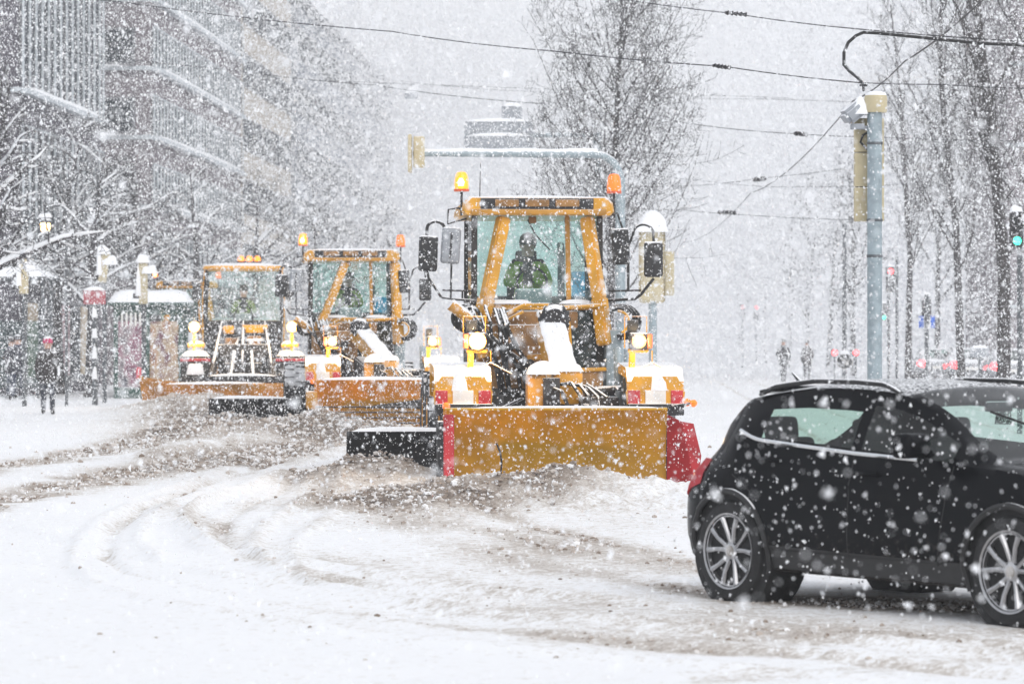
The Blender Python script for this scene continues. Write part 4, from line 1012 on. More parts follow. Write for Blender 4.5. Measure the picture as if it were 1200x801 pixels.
def make_car(label, paint, roof_paint, loc, rz, lit_tail=False, group=None, tail=None):
    t = thing('parked_car' if group and 'parked' in group else 'car', label, 'car', loc, rz, group)
    WB = 2.64; RW = .335
    xs = np.unique(np.round(np.concatenate([np.linspace(-.80, -.3, 30), np.linspace(-.3, 3.2, 150), np.linspace(3.2, 3.56, 20)]), 4))
    itp = lambda x, p: float(np.interp(x, [a for a, _ in p], [b for _, b in p]))
    top = [(-.80, .62), (-.785, .74), (-.755, .84), (-.70, .92), (-.62, .965), (-.52, 1.01), (-.43, 1.06), (-.34, 1.14), (-.22, 1.255), (-.10, 1.355), (-.03, 1.392), (.15, 1.42), (.35, 1.445), (.6, 1.47), (1.0, 1.468), (1.3, 1.452), (1.5, 1.42), (1.7, 1.345), (1.95, 1.225), (2.2, 1.10), (2.38, 1.02), (2.46, 1.0), (2.6, .985), (2.9, .945), (3.2, .89), (3.35, .84), (3.47, .76), (3.53, .66), (3.56, .56)]
    bot = [(-.80, .50), (-.77, .38), (-.68, .29), (-.4, .24), (.2, .215), (2.4, .20), (3.0, .21), (3.4, .23), (3.53, .30), (3.56, .42)]
    belt = [(-.8, .98), (-.4, 1.02), (-.1, 1.05), (.12, 1.062), (.6, 1.025), (1.2, .985), (1.9, .955), (2.5, .94), (3.6, .80)]
    def width(x):
        w = .895
        if x < -.18: w *= max(0.0, 1 - ((-.18 - x) / .622) ** 2.6) ** (1 / 2.6) if x > -.8 else .05
        if x > 2.85: w *= max(0.0, 1 - ((x - 2.85) / .712) ** 2.5) ** (1 / 2.5)
        # haunches over the wheels
        return max(.04, w + .018 * math.exp(-((x) / .45) ** 2) * (x > -.3) + .012 * math.exp(-((x - WB) / .45) ** 2) * (x < 3.0))
    NS, NG, NT = 16, 9, 8
    def sidef(x, f):
        k = .28 * max(0., min(1., (.05 - x) / .5)) ** 1.5
        return (.955 + .045 * math.sin(math.pi * min(1, f * 1.12) ** .8) - (.012 if f < .14 else 0) + (.014 * math.exp(-((f - .76) / .045) ** 2)) - .028 * max(0, f - .86) / .14) * (1 - k * max(0, (f - .58) / .42) ** 1.5)
    rings = []
    for x in xs:
        W = width(x); zt = itp(x, top); zb = itp(x, bot); zbelt = min(itp(x, belt), zt - .035)
        g = max(0, min(1, (zt - zbelt - .03) / .30)); Wr = W * (.95 - .235 * g) if x > .6 else W * .715; drop = .035 + .022 * g; zre = zt - drop
        zre = max(zre, zbelt + .012)
        half = [(0.0, zb), (W * .5, zb), (W * .88, zb + .005)]
        for k in range(NS + 1):
            f = k / NS; z = zb + .03 + (zbelt - zb - .03) * f
            y = W * sidef(x, f)
            half.append((y, z))
        y0 = half[-1][0]; Wr = min(Wr, y0 * .93)
        for k in range(1, NG + 1):
            f = k / NG; half.append((y0 + (Wr - y0) * (f ** 1.12), zbelt + (zre - zbelt) * f))
        for k in range(1, NT + 1):
            f = k / NT; yy = Wr * (1 - f); half.append((yy, zre + (zt - zre) * (1 - (1 - f) ** 2.2)))
        rings.append(half)
    A = np.array(rings); nx, nh = A.shape[0], A.shape[1]
    iS0, iS1, iG1 = 3, 3 + NS, 3 + NS + NG
    def cls(i, j):
        x = (xs[i] + xs[i + 1]) / 2; zc = (A[i, j, 1] + A[i + 1, j, 1]) / 2
        if iS1 <= j < iG1:
            k = j - iS1
            ztop = itp(x, top); h = ztop - itp(x, belt)
            if 1 <= k <= NG - 3 and h > .13:
                if .27 < x < 1.13 and k <= NG - 4: return 'rear_side_window'
                if 1.23 < x < 2.08: return 'front_side_window'
            return 'body'
        if j >= iG1:
            if 1.47 < x < 2.42 and j > iG1: return 'windscreen'
            if -.50 < x < -.06 and j > iG1 + 1: return 'rear_window'
            if .02 < x <= 1.47: return 'roof'
        for wx in (0, WB):
            if j < iS1 - 2 and math.hypot(x - wx, zc - RW) < .385 and (A[i, j, 0] > .5 or j < 3): return None if j >= 2 else 'body'
        if iS0 <= j < iS1 and zc < itp(x, bot) + .14: return 'cladding'
        return 'body'
    faces = {}
    P = {}
    # move the points next to the wheel openings onto the circle so that the arch is clean
    for i in range(nx):
        for j in range(iS0 - 1, iS1 - 1):
            for wx in (0, WB):
                dx, dz = xs[i] - wx, A[i, j, 1] - RW; d = math.hypot(dx, dz)
                if .345 < d < .42: P[(i, j)] = (wx + dx / d * .385, RW + dz / d * .385)
    for sgn in (-1, 1):
        for i in range(nx - 1):
            for j in range(nh - 1):
                c = cls(i, j)
                if c is None: continue
                q = []
                for a, b in ((i, j), (i + 1, j), (i + 1, j + 1), (i, j + 1)):
                    x, z = xs[a], A[a, b, 1]
                    if (a, b) in P: x, z = P[(a, b)]
                    q.append((x, sgn * A[a, b, 0], z))
                faces.setdefault((c, sgn if 'side' in c else 0), []).append(q if sgn < 0 else q[::-1])
    clad = mk('plastic_cladding', (.018, .018, .019), .6, 0, .3, 10, .05, snow=.05)
    mats = {'body': paint, 'roof': roof_paint, 'cladding': clad, 'windscreen': carglass, 'rear_window': tintglass, 'rear_side_window': tintglass, 'front_side_window': tintglass}
    parts = {}
    for (c, sgn), fs in sorted(faces.items()):
        bm = bmesh.new()
        for q in fs:
            vv = [bm.verts.new(p) for p in q]
            try: bm.faces.new(vv)
            except ValueError: pass
        bmesh.ops.remove_doubles(bm, verts=bm.verts, dist=.0006)
        bmesh.ops.dissolve_degenerate(bm, edges=bm.edges, dist=.0005)
        m = MB(); m.bm.free(); m.bm = bm
        parts[(c, sgn)] = m.build(c, mats[c], t, ang=50, fix=False)
    body = parts[('body', 0)]
    # interior: floor, dash, seats with headrests, steering wheel
    it = MB().box((1.1, 0, .42), (2.8, 1.4, .10)).box((2.15, 0, .80), (.5, 1.5, .30), bev=.06).box((-.18, 0, .62), (.3, 1.2, .2), bev=.03).box((1.15, -.76, .64), (1.9, .05, .5)).box((1.15, .76, .64), (1.9, .05, .5)).build('interior', seat_m, t)
    for x, y in ((.95, -.37), (.95, .37), (.12, -.42), (.12, .42)):
        MB().box((x + .25, y, .62), (.52, .50, .16), bev=.05, segs=3).box((x - .06, y, .80), (.15, .48, .56), (0, R(-14), 0), bev=.06, segs=3).box((x - .14, y, 1.135), (.10, .26, .16), (0, R(-8), 0), bev=.05, segs=3).build('seat', seat_m, it)
    MB().tube([(1.72, .37 + .18 * math.cos(a), .98 + .18 * math.sin(a)) for a in np.linspace(0, 2 * math.pi, 22)], .016, 8, cap=False).build('steering_wheel', rubber, it)
    MB().box((1.62, 0, 1.30), (.04, .22, .065), bev=.015).build('rear_view_mirror', black_m, it)
    # wheels, wells, arch trims
    for wx in (0, WB):
        for s in (-1, 1):
            M = rotM((wx, s * .785, RW), R(90), 0, 0)
            MB().lathe([(.395, -.13), (.395, .12)] if False else [(.40, -.17), (.40, .135)], 28, rotM((wx, s * .72, RW), R(90), 0, 0)).build('wheel_well', rubber, t)
            w = .105
            prof = [(.235, -w), (.30, -w * 1.04), (.322, -w * .92), (RW, -w * .6), (RW + .001, 0), (RW, w * .6), (.322, w * .92), (.30, w * 1.04), (.235, w)]
            wh_ = MB().lathe(prof, 40, M, close=True).build('tyre', rubber, None)
            ft = s * w   # outer face
            Mo = rotM((wx, s * .785, RW), R(90) if s < 0 else R(-90), 0, 0)
            b = MB().lathe([(.240, -.10), (.240, w + .004), (.252, w + .010), (.250, w - .002), (.226, w - .006), (.220, -.10)], 40, Mo)
            alloy = mk('alloy', (.42, .42, .43), .32, .85, .14, 20)
            for k in range(5):
                for d in (-1, 1):
                    a = 2 * math.pi * k / 5 + math.pi / 2 + d * .20; a2_ = 2 * math.pi * k / 5 + math.pi / 2 + d * .33
                    p0 = Mo @ Vector((.05 * math.cos(a), .05 * math.sin(a), w - .035)); p1 = Mo @ Vector((.228 * math.cos(a2_), .228 * math.sin(a2_), w - .012))
                    pm = Mo @ Vector((.15 * math.cos((a + a2_) / 2), .15 * math.sin((a + a2_) / 2), w - .016))
                    b.tube([p0, pm, p1], [.017, .015, .020], 6)
            b.lathe([(.062, w - .055), (.062, w - .022), (.048, w - .014)], 20, Mo)
            rim = b.build('wheel', alloy, t)
            wh_.parent = rim
            MB().lathe([(.036, w - .016), (.034, w - .006), (.01, w - .003)], 18, Mo).build('hub_cap', mk('hub_grey', (.35, .32, .29), .5), rim)
            for k in range(5):
                a = 2 * math.pi * k / 5 + math.pi / 2 + math.pi / 5; MB().lathe([(.011, w - .03), (.011, w - .018)], 8, Mo @ Matrix.Translation((.056 * math.cos(a), .056 * math.sin(a), 0))).build('wheel_bolt', black_m, rim)
            MB().lathe([(.06, w - .09), (.15, w - .09), (.15, w - .075), (.06, w - .07)], 28, Mo).lathe([(.215, w - .2), (.215, w - .17)], 28, Mo).build('brake_disc', steel_dark, rim)
            # flared trim round the wheel opening
            pts = []
            for a in np.linspace(R(-20), R(200), 40):
                x = wx + .395 * math.cos(a); z = RW + .395 * math.sin(a); W = width(x)
                zb = itp(x, bot); zz = max(zb + .03, z); f = (zz - zb - .03) / (itp(x, belt) - zb - .03)
                y = W * sidef(x, max(0, f)); pts.append((x, s * (y + .0), z))
            MB().tube(pts, .022, 6).build('arch_trim', clad, t)
    def yside(x, z):
        zb = itp(x, bot); zl = itp(x, belt); f = max(0, min(1, (z - zb - .03) / (zl - zb - .03))); W = width(x)
        return W * sidef(x, f)
    for s in (-1, 1):
        # bright strip along the window line, dark seal over it
        pts = [(x, s * (yside(x, itp(x, belt)) + .006), itp(x, belt) + .022 - (.0 if x > -.25 else 0) + (.05 * ((.3 - x) / .22) ** 2 if x < .3 else 0)) for x in np.linspace(.08, 1.78, 30)]
        MB().tube(pts, .0135, 6).build('window_trim', chrome, t)
        # roof rail standing on the roof edge
        rp = []
        for x in np.linspace(.06, 1.42, 26):
            f = (x - .06) / 1.36; zt = itp(x, top); Wr = width(x) * .715; lift = .032 * min(1, f * 9, (1 - f) * 9)
            rp.append((x, s * (Wr + .015), zt - .045 + lift))
        MB().tube(rp, [.012] + [.017] * 24 + [.012], 8).build('roof_rail', clad, t)
        # door shut lines and handles
        b = MB()
        for xd in (1.18, 2.05):
            b.tube([(xd + (.06 * ((z - .6) / .4) if xd > 1.5 else .0), s * (yside(xd, z) - .0015), z) for z in np.linspace(.34, itp(xd, belt), 16)], .0045, 5)
        b.tube([(xx, s * (yside(xx, zz) - .0015), zz) for xx, zz in [(1.18, .36), (.45, .36), (.36, .44), (.31, .60), (.22, .74), (.05, .84), (-.08, .98), (-.1, itp(-.1, belt))]], .0045, 5)
        b.tube([(xx, s * (yside(xx, .355) - .0015), .355) for xx in np.linspace(1.18, 2.05, 8)], .0045, 5)
        b.build('door_seam', rubber, t)
        for xh in (.40, 1.34):
            z = itp(xh, belt) - .095; b = MB().tube([(xh + .20 * (k / 6 - .5), s * (yside(xh, z) + .012 + .022 * math.sin(math.pi * k / 6)), z) for k in range(7)], .015, 8); b.build('door_handle', paint, t)
        # wing mirror
        xm = 1.90; zm = 1.075; ym = s * .93
        wm = MB().box((xm, ym + s * .075, zm), (.15, .27, .155), (0, 0, s * R(-14)), bev=.055, segs=4).beam((xm + .02, s * .84, zm - .06), (xm + .01, ym + s * .05, zm - .045), .06, .05, .015).build('wing_mirror', paint, t)
        # head and tail lights wrap the corners
        P2 = []
        for a in np.linspace(0, 1, 12):
            x = -.745 + .42 * a ** 1.3; row = []
            for z in np.linspace(.62 + .15 * a, min(.93, itp(x, top) - .03), 6): row.append(Vector((x - .006, s * (yside(x, z) + .004), z)))
            P2.append(row)
        b = MB(); b.grid(P2, flip=s > 0); bmesh.ops.solidify(b.bm, geom=b.bm.faces[:], thickness=.02); b.build('tail_light', tail, t)
        P2 = []
        for a in np.linspace(0, 1, 12):
            x = 3.02 + .44 * a; row = []
            for z in np.linspace(.70 - .02 * a, .80 - .06 * a, 5): row.append(Vector((x + .006, s * (yside(x, z) + .008), z)))
            P2.append(row)
        b = MB(); b.grid(P2, flip=s > 0); bmesh.ops.solidify(b.bm, geom=b.bm.faces[:], thickness=.02); b.build('headlight', carglass if False else grey_m, t)
        MB().tube([(1.86, s * .30, 1.275), (2.1, s * .1, 1.165), (2.36, s * .05, 1.05)] if s < 0 else [(1.96, s * .6, 1.215), (2.2, s * .4, 1.115), (2.40, s * .35, 1.03)], .009, 6).build('wiper', rubber, t)
    MB().box((3.545, 0, .58), (.04, .9, .16), bev=.015).build('grille', black_m, t)
    MB().box((-.02, 0, 1.392), (.20, 1.06, .026), (0, R(-9), 0), bev=.012).build('spoiler', paint, t)
    MB().box((-.805, 0, .64), (.02, .50, .11), bev=.005).build('number_plate', white_m, t)
    MB().tube([(-.30, 0, 1.43), (-.40, 0, 1.50)], [.02, .006], 8).build('roof_aerial', black_m, t)
    return t
black_paint = smooth_mat_car('black_paint', (.004, .0045, .006), -.3)
black_roof = smooth_mat_car('black_roof_dusted', (.010, .011, .014), -.165)
silver_paint = smooth_mat_car('silver_paint', (.30, .31, .33), .2)
silver_roof = smooth_mat_car('silver_roof_snowy', (.30, .31, .33), .55)
tail_m = lamp_mat('tail_red', (.55, .012, .03), .12)
head = Vector((.586, -.81)); CR = Vector((1.43, 23.42))
CAR_RZ = math.atan2(-.81, .586)
cpos = CR + Vector((.81, .586)) * .885
make_car('black five-door hatchback with roof rails turning across the snow in the foreground', black_paint, black_roof, (cpos.x, cpos.y, -.01), CAR_RZ, tail=tail_m)
tail_lit = lamp_mat('tail_red_lit', (1.0, .04, .05), 5)
far = make_car('hazy grey car with lit red tail lights queueing behind the grey signal pole', silver_paint, silver_roof, (gx(1098, 150), 150, 0), R(90) + ANG, group='cars queueing on the far side of the street', tail=tail_lit)
for px, D, lab in ((1137, 142, 'hazy grey car with lit tail lights beside the slim tree trunk'), (1186, 132, 'hazy grey car with lit tail lights, rightmost of the queue under the stout tree')):
    c = copy_tree(far); c.location = (gx(px, D), D, 0); c['label'] = lab

# ------------------------------------------------------------------ signals, masts, signs, shelter
def pole_near():
    D = 32; t = thing('signal_pole', 'thick grey signal pole with a beige cap and beige board behind the black car', 'signal pole', (gx(1025, D), D, 0))
    k = D / F
    MB().tube([(0, 0, -.1), (0, 0, gz(131, D))], .067, 20).build('pole', steel_m, t)
    c = MB().lathe([(.098, gz(132, D)), (.102, gz(130, D)), (.104, gz(116, D)), (.098, gz(112, D)), (.05, gz(111, D))], 24, rotM((.01, 0, 0))).build('pole_cap', beige_m, t)
    MB().lathe([(.098, 0), (.09, .022), (.05, .038), (.005, .042)], 20, rotM((.01, 0, gz(112, D)))).build('snow_cap', snow_m, c)
    z0, z1 = gz(259, D), gz(137, D)
    bd = MB()
    for i in range(3): bd.box((-.035, .17, z0 + (z1 - z0) * (i + .5) / 3), (.265, .12, (z1 - z0) / 3 - .006), bev=.012)
    bd = bd.build('signal_back', beige_m, t)
    MB().box((-.035, .26, (z0 + z1) / 2), (.22, .10, z1 - z0 - .06), bev=.02).build('signal_housing', black_m, bd)
    for i in range(3): MB().lathe([(.085, 0), (.085, .10), (.08, .10), (.08, .01), (.01, .005)], 18, rotM((-.035, .31, z0 + (z1 - z0) * (i + .5) / 3), R(-90), 0, 0)).build('lens_hood', black_m, bd)
    lh = MB(); lh.beam((-.12, .05, gz(124, D)), (-.27, .02, gz(140, D)), .20, .14, .03).box((-.15, .05, gz(148, D)), (.12, .12, .05), bev=.01).tube([(-.02, 0, gz(150, D)), (-.16, .04, gz(149, D))], .018, 8)
    lh = lh.build('side_lamp', grey_m, t)
    MB().dome((-.13, .03, gz(134, D)), (.15, .20, .14), 3, e=2.4).build('snow_cap', snow_m, lh)
    MB().tube([(-.02, .05, gz(152, D)), (-.1, .06, gz(158, D)), (-.12, .08, gz(166, D)), (-.04, .1, gz(176, D))], .012, 6).build('cable', hose_m, t)
    for z in (gz(168, D), gz(258, D), gz(300, D)): MB().lathe([(.072, -.012), (.074, 0), (.072, .012)], 20, rotM((0, 0, z))).build('pole_band', steel_dark, t)
pole_near()

def head_on(t, x, y, z, lit, h=1.0, w=.34, front=True, board=False):
    """signal head with three lenses; front ones look at the photographer"""
    s = -1 if front else 1
    hd = MB().box((x, y, z), (w, .24, h), bev=.03).build('signal_head', black_m if front else beige_m, t)
    for i, c in enumerate(('red', 'amber', 'green')):
        zz = z + h * (.32 - .32 * i); on = lit == c
        M = rotM((x, y + s * .13, zz), R(90) if s < 0 else R(-90), 0, 0)
        MB().lathe([(h * .115, 0), (h * .10, .02), (.01, .035)], 16, M).build('signal_lens', {'red': red_lit, 'green': green_lit}.get(c, black_m) if on else black_m, hd)
        MB().lathe([(h * .135, -.01), (h * .135, .06), (h * .125, .06), (h * .125, -.01)], 16, M).build('lens_hood', black_m, hd)
    MB().dome((x, y, z + h / 2), (w, .26, .12), 5, 8).build('snow_cap', snow_m, hd)
    return hd

def mast_arm():
    D = 70; t = thing('mast_arm', 'pale mast with a long snowy arm reaching over the street behind the foremost cab', 'signal mast', (gx(727, D), D, 0))
    x1 = gx(484, D) - gx(727, D); za = gz(181, D)
    pts = [(0, 0, -.1), (0, 0, za - .5)] + [(-.5 + .5 * math.cos(a), 0, za - .5 + .5 * math.sin(a)) for a in np.linspace(.2, math.pi / 2, 7)] + [(x1, 0, za + .02)]
    MB().tube(pts, [.105, .095] + [.075] * 7 + [.058], 16).build('pole', steel_m, t)
    MB().tube([(-.45, 0, za + .07)] + [(-.5 + (x1 + .5) * f, 0, za + .068 + .012 * math.sin(20 * f)) for f in np.linspace(.05, 1, 16)], .05, 8).build('snow_cap', snow_m, t)
    bd = MB().box((x1 - .06, 0, gz(180, D)), (.07, .55, gz(158, D) - gz(202, D)), bev=.02).build('signal_back', beige_m, t)
    MB().box((x1 + .12, 0, gz(178, D)), (.22, .28, .62), bev=.04).build('signal_head', beige_m, bd)
    MB().box((0, -.14, 2.3), (.22, .14, .34), bev=.02).build('control_box', grey_m, t)
    MB().lathe([(.16, 0), (.16, .35), (.11, .42)], 16).build('pole_base', steel_dark, t)
mast_arm()

def back_signal():
    D = 84; t = thing('traffic_signal', 'pale signal boards on a thin pole behind the right mirrors of the foremost grader', 'traffic light', (gx(765, D), D, 0))
    MB().tube([(0, 0, -.1), (0, 0, gz(262, D))], .10, 14).build('pole', steel_m, t)
    b1 = MB().box((-.02, -.06, gz(312, D)), (.62, .10, 1.75), bev=.12, segs=4).build('signal_back', beige_m, t)
    MB().dome((-.02, -.06, gz(272, D)), (.8, .4, .42), 4).build('snow_cap', snow_m, b1)
    b2 = MB().box((.36, .12, gz(320, D)), (.30, .12, 1.05), bev=.03).build('signal_back', beige_m, t)
    MB().box((.20, .12, gz(300, D)), (.3, .06, .06)).build('bracket', steel_dark, b2)
    for i in range(3): MB().lathe([(.10, 0), (.10, .16), (.09, .16)], 14, rotM((.36, .18, gz(320, D) + .32 - .32 * i), R(-90), 0, 0)).build('lens_hood', black_m, b2)
back_signal()

def gantry_sign():
    D = 112; t = thing('direction_sign', 'grey backs of two snowy direction boards hung above the mast arm', 'road sign', (gx(700, D), D, 0))
    x0 = gx(700, D)
    b = MB().tube([(0, 0, -.1), (0, 0, gz(156, D))], .13, 12).tube([(0, 0, gz(158, D)), (gx(545, D) - x0, 0, gz(158, D))], .08, 10).build('gantry_arm', steel_m, t)
    for (a, c, y0, y1) in ((544, 626, 143, 157), (544, 626, 160, 174), (588, 612, 125, 142)):
        p = MB().box(((gx(a, D) + gx(c, D)) / 2 - x0, -.12, (gz(y0, D) + gz(y1, D)) / 2), (gx(c, D) - gx(a, D), .06, gz(y0, D) - gz(y1, D)), bev=.01).build('sign_board', grey_m, t)
        MB().dome(((gx(a, D) + gx(c, D)) / 2 - x0, -.12, gz(y0, D)), (gx(c, D) - gx(a, D), .16, .10), 3).build('snow_cap', snow_m, p)
gantry_sign()

def wire_lamp():
    D = 130; t = thing('hanging_lamp', 'small faint street lamp hanging on a wire left of the direction boards', 'street lamp', (gx(482, D), D, gz(112, D)))
    MB().box((0, 0, 0), (.46, .3, .22), bev=.06).build('lamp_body', grey_m, t); MB().dome((0, 0, .10), (.5, .32, .12), 2, 8).build('snow_cap', snow_m, t)
    MB().tube([(0, 0, .1), (0, 0, .42)], .02, 6).tube([(-3.4, 0, .55), (0, 0, .42), (14, 0, -.1)], .012, 5).build('span_wire', hose_m, t)
wire_lamp()

def signal_right():
    D = 140; t = thing('traffic_signal', 'traffic light showing red just right of the grey signal pole', 'traffic light', (gx(1051, D), D, 0), 0, 'lit traffic lights at the crossing')
    MB().tube([(0, 0, -.1), (0, 0, gz(300, D))], .055, 12).build('pole', steel_dark, t)
    head_on(t, gx(1043, D) - gx(1051, D), -.15, gz(318, D) - .32, 'red')
    D = 150; t = thing('traffic_signal', 'traffic light showing green at the edge of the grey signal pole', 'traffic light', (gx(1042, D), D, 0), 0, 'lit traffic lights at the crossing')
    MB().tube([(0, .2, -.1), (0, .2, gz(345, D))], .06, 12).build('pole', steel_dark, t)
    hd = head_on(t, gx(1035, D) - gx(1042, D), -.15, gz(371, D) + .2, 'green', .7, .26)
    D = 66; t = thing('traffic_signal', 'high traffic light showing green in front of the stout tree at the right edge', 'traffic light', (gx(1196, D), D, 0), 0, 'lit traffic lights at the crossing')
    MB().tube([(0, .1, -.1), (0, .1, gz(262, D))], .05, 12).build('pole', steel_dark, t)
    head_on(t, gx(1190, D) - gx(1196, D), -.1, gz(283, D) + .22, 'green', .66, .24)
    for px, lab in ((870, 'left one of two faint red traffic lights far down the street'), (886, 'right one of two faint red traffic lights far down the street')):
        D = 235; t = thing('traffic_signal', lab, 'traffic light', (gx(px, D), D, 0), 0, 'lit traffic lights at the crossing')
        MB().tube([(0, .1, -.1), (0, .1, gz(352, D))], .07, 10).build('pole', steel_dark, t)
        head_on(t, 0, -.1, gz(360, D) - .35, 'red', 1.1, .36)
    for px, y, lab in ((978, 413, 'low red light left of the round blue sign'), (1003, 413, 'low red light right of the round blue sign')):
        D = 140; t = thing('warning_lamp', lab, 'warning lamp', (gx(px, D), D, 0), 0, 'low red warning lamps')
        MB().tube([(0, .06, -.1), (0, .06, gz(y, D))], .04, 8).build('post', steel_dark, t)
        MB().box((0, 0, gz(y, D)), (.26, .14, .3), bev=.04).build('lamp_body', black_m, t)
        MB().lathe([(.12, 0), (.10, .03), (.01, .05)], 14, rotM((0, -.075, gz(y, D)), R(90), 0, 0)).build('lamp_lens', red_lit, t)
signal_right()

def blue_round():
    D = 138; t = thing('arrow_sign', 'round blue sign with a white arrow pointing down right beside a tall dark mast', 'road sign', (gx(990, D), D, 0))
    MB().tube([(0, .12, -.1), (0, .12, gz(262, D))], .085, 12).build('pole', steel_dark, t)
    z = gz(423, D); r = .34
    p = MB().lathe([(r, -.015), (r + .006, 0), (r, .015)], 28, rotM((0, -.02, z), R(90), 0, 0)).build('sign_plate', bluesign, t)
    MB().lathe([(r, 0), (r, .008), (r * .90, .008), (r * .90, 0)], 28, rotM((0, -.036, z), R(90), 0, 0)).build('sign_rim', white_m, p)
    b = MB().beam((-.13, -.045, z + .13), (.10, -.045, z - .10), .04, .012, up=(0, 1, 0))
    b.beam((.13, -.0455, z - .12), (-.04, -.0455, z - .12), .036, .012, up=(0, 1, 0)).beam((.118, -.046, z - .13), (.118, -.046, z + .04), .036, .012, up=(0, 1, 0)); b.build('arrow', white_m, p)
    MB().box((.26, .1, gz(335, D)), (.3, .2, .55), bev=.03).build('signal_head', black_m, t)
    MB().dome((0, -.02, z + r * .8), (.4, .12, .14), 3, 8).build('snow_cap', snow_m, p)
    D = 135; t = thing('crossing_sign', 'pair of square blue signs on a dark post between two bare tree trunks', 'road sign', (gx(1086, D), D, 0))
    MB().tube([(0, 0, -.1), (0, 0, gz(345, D))], .085, 12).build('pole', steel_dark, t)
    b = MB().box((0, .1, gz(362, D)), (.36, .22, .75), bev=.04).build('signal_head', black_m, t); MB().dome((0, .1, gz(347, D)), (.4, .26, .14), 3, 8).build('snow_cap', snow_m, b)
    for x, w in ((-.22, .20), (.22, .20)):
        p = MB().box((x, -.06, gz(377, D)), (w, .03, .46), (0, 0, R(35) * (1 if x > 0 else -1)), bev=.008).build('sign_plate', bluesign, t)
    D = 118; t = thing('street_sign', 'small dark rectangular sign on a post right of the slim tree trunk', 'road sign', (gx(1148, D), D, 0))
    MB().tube([(0, .05, -.1), (0, .05, gz(405, D))], .04, 8).build('pole', steel_dark, t)
    MB().box((0, 0, gz(413, D)), (.66, .05, .28), bev=.01).build('sign_plate', grey_m, t); MB().dome((0, 0, gz(408, D)), (.66, .12, .09), 3, 8).build('snow_cap', snow_m, t)
blue_round()

# left pavement
def red_sign():
    D = 90; t = thing('stop_sign', 'pinkish red plate on a snow plastered post right of the walking person', 'sign', (gx(111, D), D, 0))
    MB().tube([(0, .05, -.1), (0, .05, gz(345, D))], .075, 12).build('post', mk('plastered_post', (.10, .11, .12), .7, 0, .3, 9, snow=.36, snow_scale=6), t)
    MB().box((0, -.05, gz(348, D)), (.56, .06, .36), bev=.015).build('sign_plate', mk('red_plate', (.42, .11, .13), .6, 0, .2, snow=.45), t)
    MB().dome((0, -.05, gz(340, D)), (.56, .14, .08), 4, 8).build('snow_cap', snow_m, t)
    for k in range(4): MB().dome((.0, -.05, gz(372 + k * 24, D)), (.15, .09, .28), 5 + k, 6).build('snow_cap', snow_m, t)
red_sign()
def left_signal(px, D, ytop, ybot, lab, lean=0.0):
    t = thing('traffic_signal', lab, 'traffic light', (gx(px, D), D, 0), 0, 'beige backed traffic lights on the left pavement')
    MB().tube([(0, .1, -.1), (0, .1, gz(ytop + 4, D))], .06, 12).build('pole', steel_dark, t)
    z0, z1 = gz(ybot, D), gz(ytop, D)
    hd = MB().box((0, -.02, (z0 + z1) / 2), (.22, .16, z1 - z0), (0, lean, 0), bev=.03).build('signal_back', beige_m, t)
    for i in range(3): MB().lathe([(.085, 0), (.085, .16), (.078, .16)], 14, rotM((-.1, 0, z0 + (z1 - z0) * (.2 + .3 * i)), 0, R(-90), 0)).build('lens_hood', black_m, hd)
    MB().dome((0, -.02, z1 - .04), (.36, .3, .22), int(px), 8).build('snow_cap', snow_m, hd)
    MB().dome((.16, -.02, z1 - .32), (.42, .26, .24), int(px) + 2, 8).build('snow_cap', snow_m, hd)
    MB().dome((-.12, -.06, z0 + .2), (.16, .2, .7), int(px) + 4, 6).build('snow_cap', snow_m, hd)
left_signal(28, 88, 300, 344, 'beige traffic light in front of the snowy tram canopy at the left border')
left_signal(122, 94, 296, 331, 'beige traffic light leaning slightly, above the pinkish red plate', R(8))
left_signal(168, 92, 306, 356, 'beige traffic light with thick snow standing before the bus shelter')

def canopy():
    D = 100; t = thing('tram_shelter', 'open tram stop canopy with a flat snow covered roof at the left border', 'shelter', (gx(10, D), D, 0))
    z = gz(326, D)
    rf = MB().box((0, 1, z), (2.3, 2.2, .10), bev=.02).build('roof', steel_dark, t); MB().dome((0, 1, z + .05), (2.35, 2.3, .30), 3).build('snow_cap', snow_m, rf)
    for x in (-.95, .95):
        for y in (.1, 1.9): MB().tube([(x, y, -.1), (x, y, z)], .05, 10).build('post', steel_dark, t)
    MB().box((0, 1.95, 1.35), (1.85, .03, 1.9)).build('glass_wall', sideglass, t)
    MB().box((0, 1.6, .5), (1.6, .35, .06), bev=.015).box((-.6, 1.6, .25), (.06, .3, .5)).box((.6, 1.6, .25), (.06, .3, .5)).build('bench', steel_dark, t)
canopy()

def poster_mat(seed, cols):
    m = bpy.data.materials.new('poster_print'); m.use_nodes = True; n = m.node_tree; p = n.nodes['Principled BSDF']; L = n.links.new
    tc = n.nodes.new('ShaderNodeTexCoord'); mp = n.nodes.new('ShaderNodeMapping'); mp.inputs['Location'].default_value = (seed, seed * 2, 0); mp.inputs['Scale'].default_value = (1.4, 1, .8); L(tc.outputs['Object'], mp.inputs[0])
    nz = n.nodes.new('ShaderNodeTexNoise'); nz.inputs['Scale'].default_value = 2.1; nz.inputs['Detail'].default_value = 1.5; L(mp.outputs[0], nz.inputs['Vector'])
    rp = n.nodes.new('ShaderNodeValToRGB'); L(nz.outputs[0], rp.inputs[0]); e = rp.color_ramp.elements; e[0].position = .32; e[0].color = (*cols[0], 1); e[1].position = .68; e[1].color = (*cols[-1], 1)
    for k, c in enumerate(cols[1:-1]): q = e.new(.4 + .22 * (k + .5) / max(1, len(cols) - 2)); q.color = (*c, 1)
    L(rp.outputs[0], p.inputs['Base Color']); p.inputs['Roughness'].default_value = .4; p.inputs['Emission Strength'].default_value = .03; L(rp.outputs[0], p.inputs['Emission Color'])
    return m
